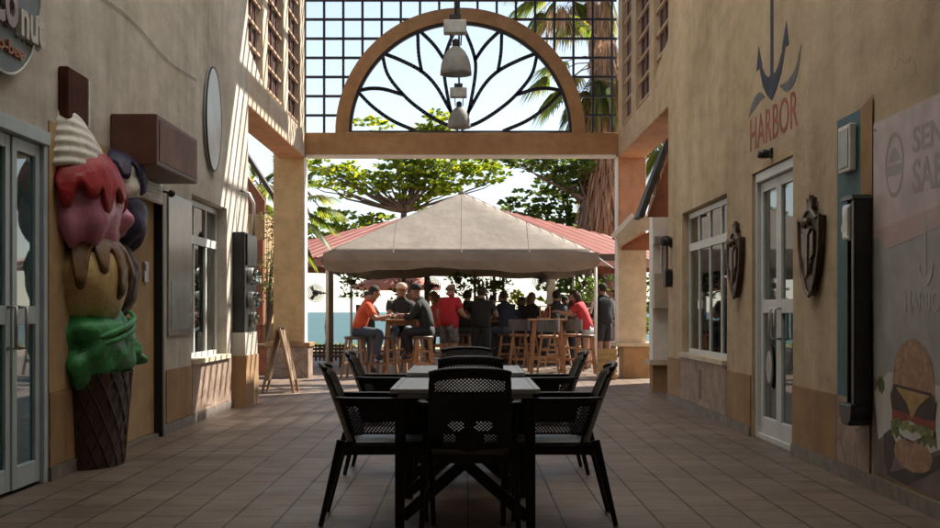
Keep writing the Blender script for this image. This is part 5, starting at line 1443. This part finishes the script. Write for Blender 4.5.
# ------------------------------------------------------------------ trees and plants
G_alm = leaf_mat('almond_leaves', [(.05, .095, .014), (.09, .14, .02), (.15, .20, .03), (.22, .25, .04), (.28, .26, .06)], .6)
G_dark = leaf_mat('dark_leaves', [(.022, .048, .012), (.04, .075, .016), (.07, .11, .022), (.12, .15, .035)], .48)
G_olive = leaf_mat('olive_leaves', [(.07, .085, .05), (.11, .125, .075), (.16, .17, .10)], .4)
G_palm = leaf_mat('palm_leaves', [(.045, .085, .025), (.08, .125, .035), (.13, .16, .05), (.22, .19, .08)], .5)
G_dead = leaf_mat('dead_fronds', [(.28, .16, .095), (.42, .26, .16), (.52, .36, .24), (.22, .13, .08)], .35, .8, (1.25, 1.2, 1.1))
G_young = leaf_mat('young_leaves', [(.16, .20, .02), (.25, .27, .03), (.32, .30, .05)], .55)
M_bark = mat('grey_brown_bark', (.13, .095, .07), .9, .4, 8, .8, 20, stretch=(1, 1, .3))
M_ptrunk = mat('palm_trunk', (.24, .13, .085), .9, .4, 6, .8, 18, stretch=(1, 1, 3))
def leaf(b, c, d, ln, w, rnd):
    """one folded leaf: four points along d"""
    u = Vector((rnd.uniform(-1, 1), rnd.uniform(-1, 1), rnd.uniform(-.3, 1)))
    a = d.cross(u)
    if a.length < 1e-3: a = Vector((1, 0, 0))
    a.normalize()
    b.add([c, c+d*ln*.55-a*w/2, c+d*ln, c+d*ln*.55+a*w/2], [(0, 1, 2, 3)])
def rosette(b, c, r, n, rnd, flat=.5, w=.42):
    for k in range(n):
        t = rnd.uniform(0, 2*PI); e = rnd.uniform(-.35, 1)*flat
        d = Vector((math.cos(t), math.sin(t), e)).normalized()
        leaf(b, c+d*r*.12, d, r*rnd.uniform(.7, 1.1), r*w*rnd.uniform(.7, 1.1), rnd)
def cloud(b, c, rad, n, size, rnd, w=.5, shell=.55):
    for k in range(n):
        while True:
            p = Vector((rnd.uniform(-1, 1), rnd.uniform(-1, 1), rnd.uniform(-1, 1)))
            if shell < p.length < 1 or (p.length < 1 and rnd.random() < .25): break
        d = Vector((rnd.uniform(-1, 1), rnd.uniform(-1, 1), rnd.uniform(-.8, .7))).normalized()
        leaf(b, Vector(c)+Vector((p.x*rad[0], p.y*rad[1], p.z*rad[2])), d, size*rnd.uniform(.6, 1.3), size*w*rnd.uniform(.7, 1.2), rnd)
def limb(b, p, q, r0, r1, rnd, wig=.12, n=5):
    P = [lerp(p, q, i/n)+(Vector((rnd.uniform(-1, 1), rnd.uniform(-1, 1), rnd.uniform(-.5, .5)))*wig*(q-p).length*.3 if 0 < i < n else Vector((0, 0, 0))) for i in range(n+1)]
    b.tube(P, [lerp(r0, r1, i/n) for i in range(n+1)], 7); return P

LEAF = .68
def clump_tree(name, label, cat, Y, fork, base_x, clumps, leafm, rc, nl, lr, seed, trunk_r=.16, group=None, flat=.5, sub=1):
    """tree from measured clumps: fork = pixel of the main fork, clumps = pixel centres of leaf clusters"""
    rnd = random.Random(seed)
    fk = at(fork[0], fork[1], Y); bx = PXX(base_x, Y)
    t = thing(name, label, cat, (bx, Y, 0), group)
    tb = MB(); limb(tb, Vector((bx, Y, -.05)), fk, trunk_r, trunk_r*.62, rnd, .05, 8)
    lb = MB(); cb = MB(); n = 0
    for cx, cy, k in clumps:
        c = at(cx, cy, Y)+Vector((0, rnd.uniform(-1, 1)*rc*3.0, 0))
        mid = lerp(fk, c, .5)+Vector((0, 0, -.12*(c-fk).length*.3))
        if rnd.random() < .22:
            P = limb(lb, fk, mid, trunk_r*.34, trunk_r*.2, rnd, .15, 4); limb(lb, P[-1], c-Vector((0, 0, .1)), trunk_r*.2, .014, rnd, .2, 4)
        for q in range(int(k)*2+(1 if rnd.random() < .35 else 0)):
            o = Vector((rnd.gauss(0, 1)*rc, rnd.gauss(0, 1)*rc, rnd.gauss(0, .42)*rc))
            rosette(cb, c+o, lr*LEAF*rnd.uniform(.7, 1.3), nl, rnd, flat)
    tr = tb.build('trunk', M_bark, t, smooth=True)
    lb.build('limbs', M_bark, tr, smooth=True)
    cb.build('crown', leafm, t)
    return t
# big flat-topped almond tree behind the marquee
def outline_clumps(pts, step, rnd, jit):
    """pixel clusters through a band given as (x, top y, bottom y)"""
    out = []
    for (x0, a0, b0), (x1, a1, b1) in zip(pts[:-1], pts[1:]):
        x = x0
        while x < x1:
            t = (x-x0)/(x1-x0); ya, yb = lerp(a0, a1, t), lerp(b0, b1, t); y = ya+step*.3
            while y < yb:
                out.append((x+rnd.uniform(-jit, jit), y+rnd.uniform(-jit, jit), 1)); y += step
            x += step
    return out
R_ = random.Random(21)
cl = outline_clumps([(306, 176, 184), (320, 162, 186), (345, 166, 192), (362, 172, 194), (380, 166, 198), (395, 160, 203), (410, 157, 206), (430, 156, 200), (450, 160, 190), (470, 160, 186), (490, 162, 180), (508, 166, 178)], 6.2, R_, 3.2)
cl = [c for c in cl if R_.random() < .80]
cl += [(350, 166, 1), (362, 122, 2), (372, 118, 2), (382, 125, 2), (376, 130, 1), (432, 118, 3), (440, 125, 3), (424, 128, 3), (448, 116, 2), (436, 112, 2), (404, 160, 2), (410, 152, 2), (420, 130, 3), (445, 130, 3), (438, 190, 2), (446, 194, 2), (452, 188, 2), (400, 145, 2), (430, 142, 3), (415, 140, 3), (445, 146, 3), (385, 150, 2), (460, 150, 2), (428, 152, 3), (392, 140, 1)]
clump_tree('almond_tree', 'flat-topped almond tree with yellow green leaves rising behind the marquee', 'tree', 44.0, (404, 212), 403, cl, G_alm, .20, 15, .36, 5, .17, 'almond trees by the sea')
cl = outline_clumps([(303, 226, 246), (320, 212, 244), (340, 214, 240), (352, 222, 236), (366, 218, 234), (380, 217, 232), (392, 222, 228)], 6, R_, 3)
clump_tree('almond_tree', 'low almond tree behind the left end of the red roof', 'tree', 42.5, (330, 262), 328, cl, G_alm, .22, 13, .34, 6, .12, 'almond trees by the sea')
# dense darker trees on the right
cl = outline_clumps([(500, 205, 214), (512, 200, 218), (524, 194, 222), (536, 196, 226), (550, 180, 232), (562, 162, 238), (580, 157, 246), (600, 158, 255), (622, 160, 262)], 6.4, R_, 3.2)
clump_tree('leafy_tree', 'dense dark leafy tree between the red roof and the palm trunk', 'tree', 41.5, (575, 255), 575, [c for c in cl if R_.random() < .74], G_dark, .26, 14, .36, 8, .2)
cl = outline_clumps([(498, 148, 162), (512, 148, 166), (524, 156, 168), (536, 156, 172), (548, 156, 180), (560, 156, 190), (572, 158, 196), (585, 158, 190)], 6, R_, 3)
clump_tree('leafy_tree', 'leafy tree with a branch of mid green leaves under the beam on the right', 'tree', 39.5, (585, 200), 590, cl, leaf_mat('mid_leaves', [(.025, .055, .014), (.045, .085, .02), (.08, .12, .03), (.13, .15, .04)], .45), .22, 13, .34, 9, .15)
# big dark tree behind the right of the bar (shows under the eaves)
cl = outline_clumps([(556, 282, 300), (566, 276, 318), (578, 276, 322), (592, 276, 322), (606, 280, 330), (618, 280, 336), (630, 280, 336), (645, 250, 330), (652, 240, 330)], 7, R_, 3.5)
clump_tree('shrub_tree', 'dark tangled small tree behind the bar on the right', 'tree', 40.5, (600, 325), 600, cl, G_dark, .28, 12, .36, 11, .1)

def fan_leaf(b, c, d, R, rnd, n=22, spread=2.6, droop=.5, fold=.2):
    """a palm fan: narrow folded blades radiating from c, middle blade along d, tips hanging"""
    d = d.normalized(); u = Vector((0, 0, 1)); a = d.cross(u)
    if a.length < .15: a = Vector((1, 0, 0))
    a.normalize()
    for k in range(n):
        t = (k/(n-1)-.5)*spread
        e = (d*math.cos(t)+a*math.sin(t)).normalized(); ln = R*(1-.25*abs(t)/(spread/2))*rnd.uniform(.9, 1.05)
        s = e.cross(a if abs(t) < .8 else d)
        side = e.cross(Vector((0, 0, 1))); side = side.normalized() if side.length > .1 else a
        w = R*.085; P = []
        for i in range(4):
            q = i/3; P.append(c+e*ln*q+Vector((0, 0, -droop*ln*q**2.4+rnd.uniform(-.01, .01)*ln)))
        ws = [w*.35, w, w*.7, .004]
        vs = []
        for p, wi in zip(P, ws): vs += [p-side*wi/2, p+side*wi/2]
        b.add(vs, [(0, 1, 3, 2), (2, 3, 5, 4), (4, 5, 7, 6)])
def palm(name, label, Y, base_x, top, r0, r1, leaves, skirt, dead, seed, group=None):
    rnd = random.Random(seed); T = at(top[0], top[1], Y); bx = PXX(base_x, Y)
    t = thing(name, label, 'palm', (bx, Y, 0), group)
    b = MB(); n = 26; P = []; rr = []
    for i in range(n+1):
        q = i/n; P.append(Vector((lerp(bx, T.x, q), Y, T.z*q))); rr.append(lerp(r0, r1, q)*(1+.06*(i % 2)))
    b.tube(P, rr, 12); b.build('trunk', M_ptrunk, t)
    g_ = MB(); st_ = MB()
    for px_, py_, R, dx, dz, dr in leaves:
        c = at(px_, py_, Y)+Vector((0, rnd.uniform(-.7, .5), 0))
        d = Vector((dx, rnd.uniform(-.4, .4), dz))
        fan_leaf(g_, c, d, R, rnd, 32, 3.0, dr*.8)
        a = lerp(T, c, .5)+Vector((0, 0, .18)); st_.tube([T, a, c], [.025, .02, .012], 5)
    g_.build('crown', G_palm, t); st_.build('stalks', M_ptrunk, t)
    if skirt:
        s = MB()
        for (x0, y0, y1, w0, w1, nn) in skirt:
            for k in range(nn):
                q = rnd.random(); py_ = lerp(y0, y1, q); ang = rnd.uniform(0, 2*PI); rad = lerp(w0, w1, q)*rnd.uniform(.5, 1)
                c = at(x0, py_, Y)+Vector((math.cos(ang)*rad, math.sin(ang)*rad, 0))
                ln = rnd.uniform(.45, 1.0); d = Vector((math.cos(ang)*.25+rnd.uniform(-.15, .15), math.sin(ang)*.25, -1)).normalized()
                sd = Vector((-math.sin(ang), math.cos(ang), 0))*rnd.uniform(.012, .03)
                m_ = c+d*ln*.5+Vector((math.cos(ang), math.sin(ang), 0))*.04
                s.add([c-sd, c+sd, m_+sd*1.2, m_-sd*1.2, c+d*ln], [(0, 1, 2, 3), (3, 2, 4)])
        s.build('dead_skirt', G_dead, t)
    return t
palm('fan_palm', 'tall fan palm with a skirt of dead brown fronds behind the right column', 40.0, 606, (606, 62), .30, .24,
     [(572, 80, 1.4, -.8, -.7, .5), (562, 66, 1.3, -1, -.1, .6), (556, 92, 1.3, -.7, -.9, .4), (584, 94, 1.4, -.35, -1, .3), (598, 84, 1.4, -.1, -1, .3), (608, 92, 1.4, .2, -1, .3), (618, 82, 1.4, .7, -.8, .4), (632, 64, 1.3, 1, -.1, .6), (590, 30, 1.1, -.6, .7, .5), (626, 30, 1.1, .6, .7, .5), (640, 95, 1.3, .4, -1, .4), (576, 104, 1.2, -.4, -1, .3), (596, 104, 1.2, .1, -1, .3), (548, 76, 1.1, -1, -.4, .6)],
     [(603, 85, 222, .44, .80, 2600), (606, 40, 110, .30, .5, 700)], True, 31)
palm('fan_palm', 'fan palm whose high crown hangs over the right top of the grid', 44.0, 612, (590, -26), .26, .18,
     [(545, -10, 1.4, -1, -.4, .6), (556, 0, 1.4, -.7, -.8, .5), (532, 0, 1.2, -1, -.3, .7), (574, 4, 1.4, -.3, -1, .4), (588, 0, 1.3, .1, -1, .4), (606, -4, 1.3, .4, -1, .4), (570, -40, 1.3, -.8, .5, .5), (620, -40, 1.3, .8, .5, .5), (540, 10, 1.2, -.6, -1, .4), (564, 10, 1.2, -.2, -1, .4), (524, -6, 1.1, -1, .1, .7), (552, -18, 1.2, -.9, .1, .6)],
     [(603, 0, 60, .22, .44, 520), (560, 6, 24, .5, .9, 160)], True, 33)
palm('fan_palm', 'fan palm beyond the side opening right of the gateway', 24.5, 668, (666, 130), .15, .12,
     [(660, 150, .8, -.3, -1, .3), (652, 142, .8, -.9, -.5, .5), (668, 155, .8, .1, -1, .3), (680, 140, .8, .8, -.6, .5), (655, 120, .7, -.8, .5, .5), (676, 115, .7, .6, .8, .5)],
     [(664, 160, 215, .10, .16, 160)], True, 35)
palm('fan_palm', 'green fan palm beside the red roof behind the left column', 27.5, 290, (296, 196), .13, .10,
     [(312, 196, .85, 1, .15, .45), (308, 212, .85, .9, -.4, .4), (304, 180, .8, .7, .7, .4), (314, 226, .8, .8, -.8, .3), (280, 190, .8, -.9, .3, .5), (290, 172, .8, -.3, 1, .4), (300, 238, .8, .6, -.9, .3), (318, 206, .8, 1, -.1, .5)], None, False, 37)
palm('fan_palm', 'pale fan palm over the kiosk roof left of the gateway column', 33.0, 262, (262, 190), .13, .10,
     [(258, 178, .8, -.3, 1, .4), (268, 182, .8, .6, .7, .5), (272, 196, .8, .9, -.2, .5), (256, 196, .8, -.6, -.6, .4), (250, 186, .8, -1, .4, .5), (264, 204, .7, .2, -1, .3)], None, False, 39)
# olive-like shrub by the left column
rnd = random.Random(50)
t = thing('potted_shrub', 'grey green shrub with small leaves growing beside the left column', 'shrub', (-3.72, 23.9, .56))
b = MB(); sb2 = MB()
for k in range(34):
    c = at(rnd.uniform(263, 287), rnd.uniform(214, 300), 23.9); c.y += rnd.uniform(-.3, .3)
    sb2.tube([Vector((-3.72, 23.9, .56)), lerp(Vector((-3.72, 23.9, .9)), c, .5), c], [.015, .01, .004], 5)
    cloud(b, c, (.17, .17, .16), 34, .075, rnd, .45, .0)
b.build('foliage', G_olive, t); sb2.build('stems', M_bark, t)
# yellow-green young shrub beyond the bar
t = thing('young_shrub', 'young shrub with bright yellow green leaves beyond the bar', 'shrub', (PXX(522, 40), 40, 0))
b = MB(); sb2 = MB()
for px_, py_ in ((510, 298), (516, 294), (522, 299), (528, 303), (515, 304), (535, 312), (560, 312), (570, 308), (525, 310), (545, 300), (505, 306), (566, 316)):
    c = at(px_, py_, 40); sb2.tube([Vector((PXX(522, 40), 40, 0)), lerp(Vector((PXX(522, 40), 40, .8)), c, .6), c], [.02, .012, .006], 5); rosette(b, c, .26, 16, rnd, .7, .5)
b.build('foliage', G_young, t); sb2.build('stems', M_bark, t)
# hanging plants under the eaves
M_pot = mat('hanging_pot', (.06, .035, .025), .7, .3, 6)
for px_, py_, Yp, n, lb in ((352, 282, 29.6, 30, 'trailing hanging plant left of the white cap'), (402, 286, 29.2, 26, 'hanging plant in a pot above the person in the white cap'), (474, 282, 29.4, 34, 'trailing hanging plant above the man in the black T-shirt'), (458, 280, 29.8, 22, 'small hanging plant above the bald man'), (500, 283, 29.6, 22, 'hanging plant right of the black T-shirt'), (586, 284, 29.0, 40, 'large dark hanging plant above the leaning woman')):
    P = at(px_, py_, Yp); t = thing('hanging_plant', lb, 'plant', P, group='hanging plants under the bar roof')
    MB().lathe([(.07, -.06), (.11, .05), (.12, .06)], 12, tuple(P)).build('pot', M_pot, t)
    MB().tube([P+Vector((0, 0, .06)), P+Vector((0, 0, .55))], .008, 5).build('hanger', M_fan, t)
    b = MB()
    for k in range(n):
        a = rnd.uniform(0, 2*PI); o = P+Vector((math.cos(a)*rnd.uniform(.05, .3), math.sin(a)*.2, rnd.uniform(-.38, .12))); rosette(b, o, .13, 7, rnd, 1.0, .4)
    b.build('foliage', G_dark, t)
# low hedge strip and grass by the shore
t = MB()
for k in range(1500):
    x = rnd.uniform(-14, 14); y = rnd.uniform(41, 45.5); h_ = rnd.uniform(.05, .16)
    t.add([(x-.02, y, -.01), (x+.02, y, -.01), (x+rnd.uniform(-.05, .05), y+rnd.uniform(-.05, .05), h_)], [(0, 1, 2)])
o = t.build('grass', G_palm, None); o['kind'] = 'stuff'
SKY, SUNE, EXPO = .062, 4.5, 1.5
# ------------------------------------------------------------------ light, sky, camera
SUN = Vector((.74, .645, 1.0)).normalized()     # towards the sun
el = math.asin(SUN.z); az = math.atan2(SUN.x, SUN.y)
w = bpy.data.worlds.new('World'); SC.world = w; w.use_nodes = True
nt = w.node_tree; bg = nt.nodes['Background']
sk = nt.nodes.new('ShaderNodeTexSky'); sk.sky_type = 'NISHITA'; sk.sun_disc = False
sk.sun_elevation = el; sk.sun_rotation = az
sk.air_density = 1.0; sk.dust_density = .1; sk.ozone_density = 1.3; sk.altitude = 0
hs = nt.nodes.new('ShaderNodeHueSaturation'); hs.inputs['Saturation'].default_value = .66; hs.inputs['Value'].default_value = 1.05
nt.links.new(sk.outputs[0], hs.inputs['Color']); nt.links.new(hs.outputs[0], bg.inputs['Color']); bg.inputs['Strength'].default_value = SKY
l = bpy.data.lights.new('sun', 'SUN'); l.energy = SUNE; l.angle = math.radians(.53); l.color = (1, .92, .80)
so = bpy.data.objects.new('sun', l); C.objects.link(so)
so.rotation_euler = (-SUN).to_track_quat('-Z', 'Y').to_euler(); so.location = (10, 10, 30)
cam = bpy.data.cameras.new('camera'); co = bpy.data.objects.new('camera', cam); C.objects.link(co)
co.location = (0, 0, H); co.rotation_euler = (PI/2, 0, 0)
cam.sensor_width = 36; cam.lens = F/940*36; cam.shift_x = (470-CX)/940; cam.shift_y = (CY-264)/940
cam.clip_end = 30000; cam.clip_start = .1
cam.dof.use_dof = True; cam.dof.focus_distance = 9.5; cam.dof.aperture_fstop = 9
SC.camera = co
SC.view_settings.view_transform = 'Standard'; SC.view_settings.look = 'None'
SC.view_settings.exposure = EXPO; SC.view_settings.gamma = 1; SC.view_settings.use_curve_mapping = False
SC.render.engine = 'CYCLES'
SC.cycles.use_denoising = True
try: SC.cycles.denoiser = 'OPENIMAGEDENOISE'
except Exception: pass
SC.cycles.max_bounces = 10; SC.cycles.diffuse_bounces = 6; SC.cycles.glossy_bounces = 5; SC.cycles.transparent_max_bounces = 24
SC.cycles.sample_clamp_indirect = 8
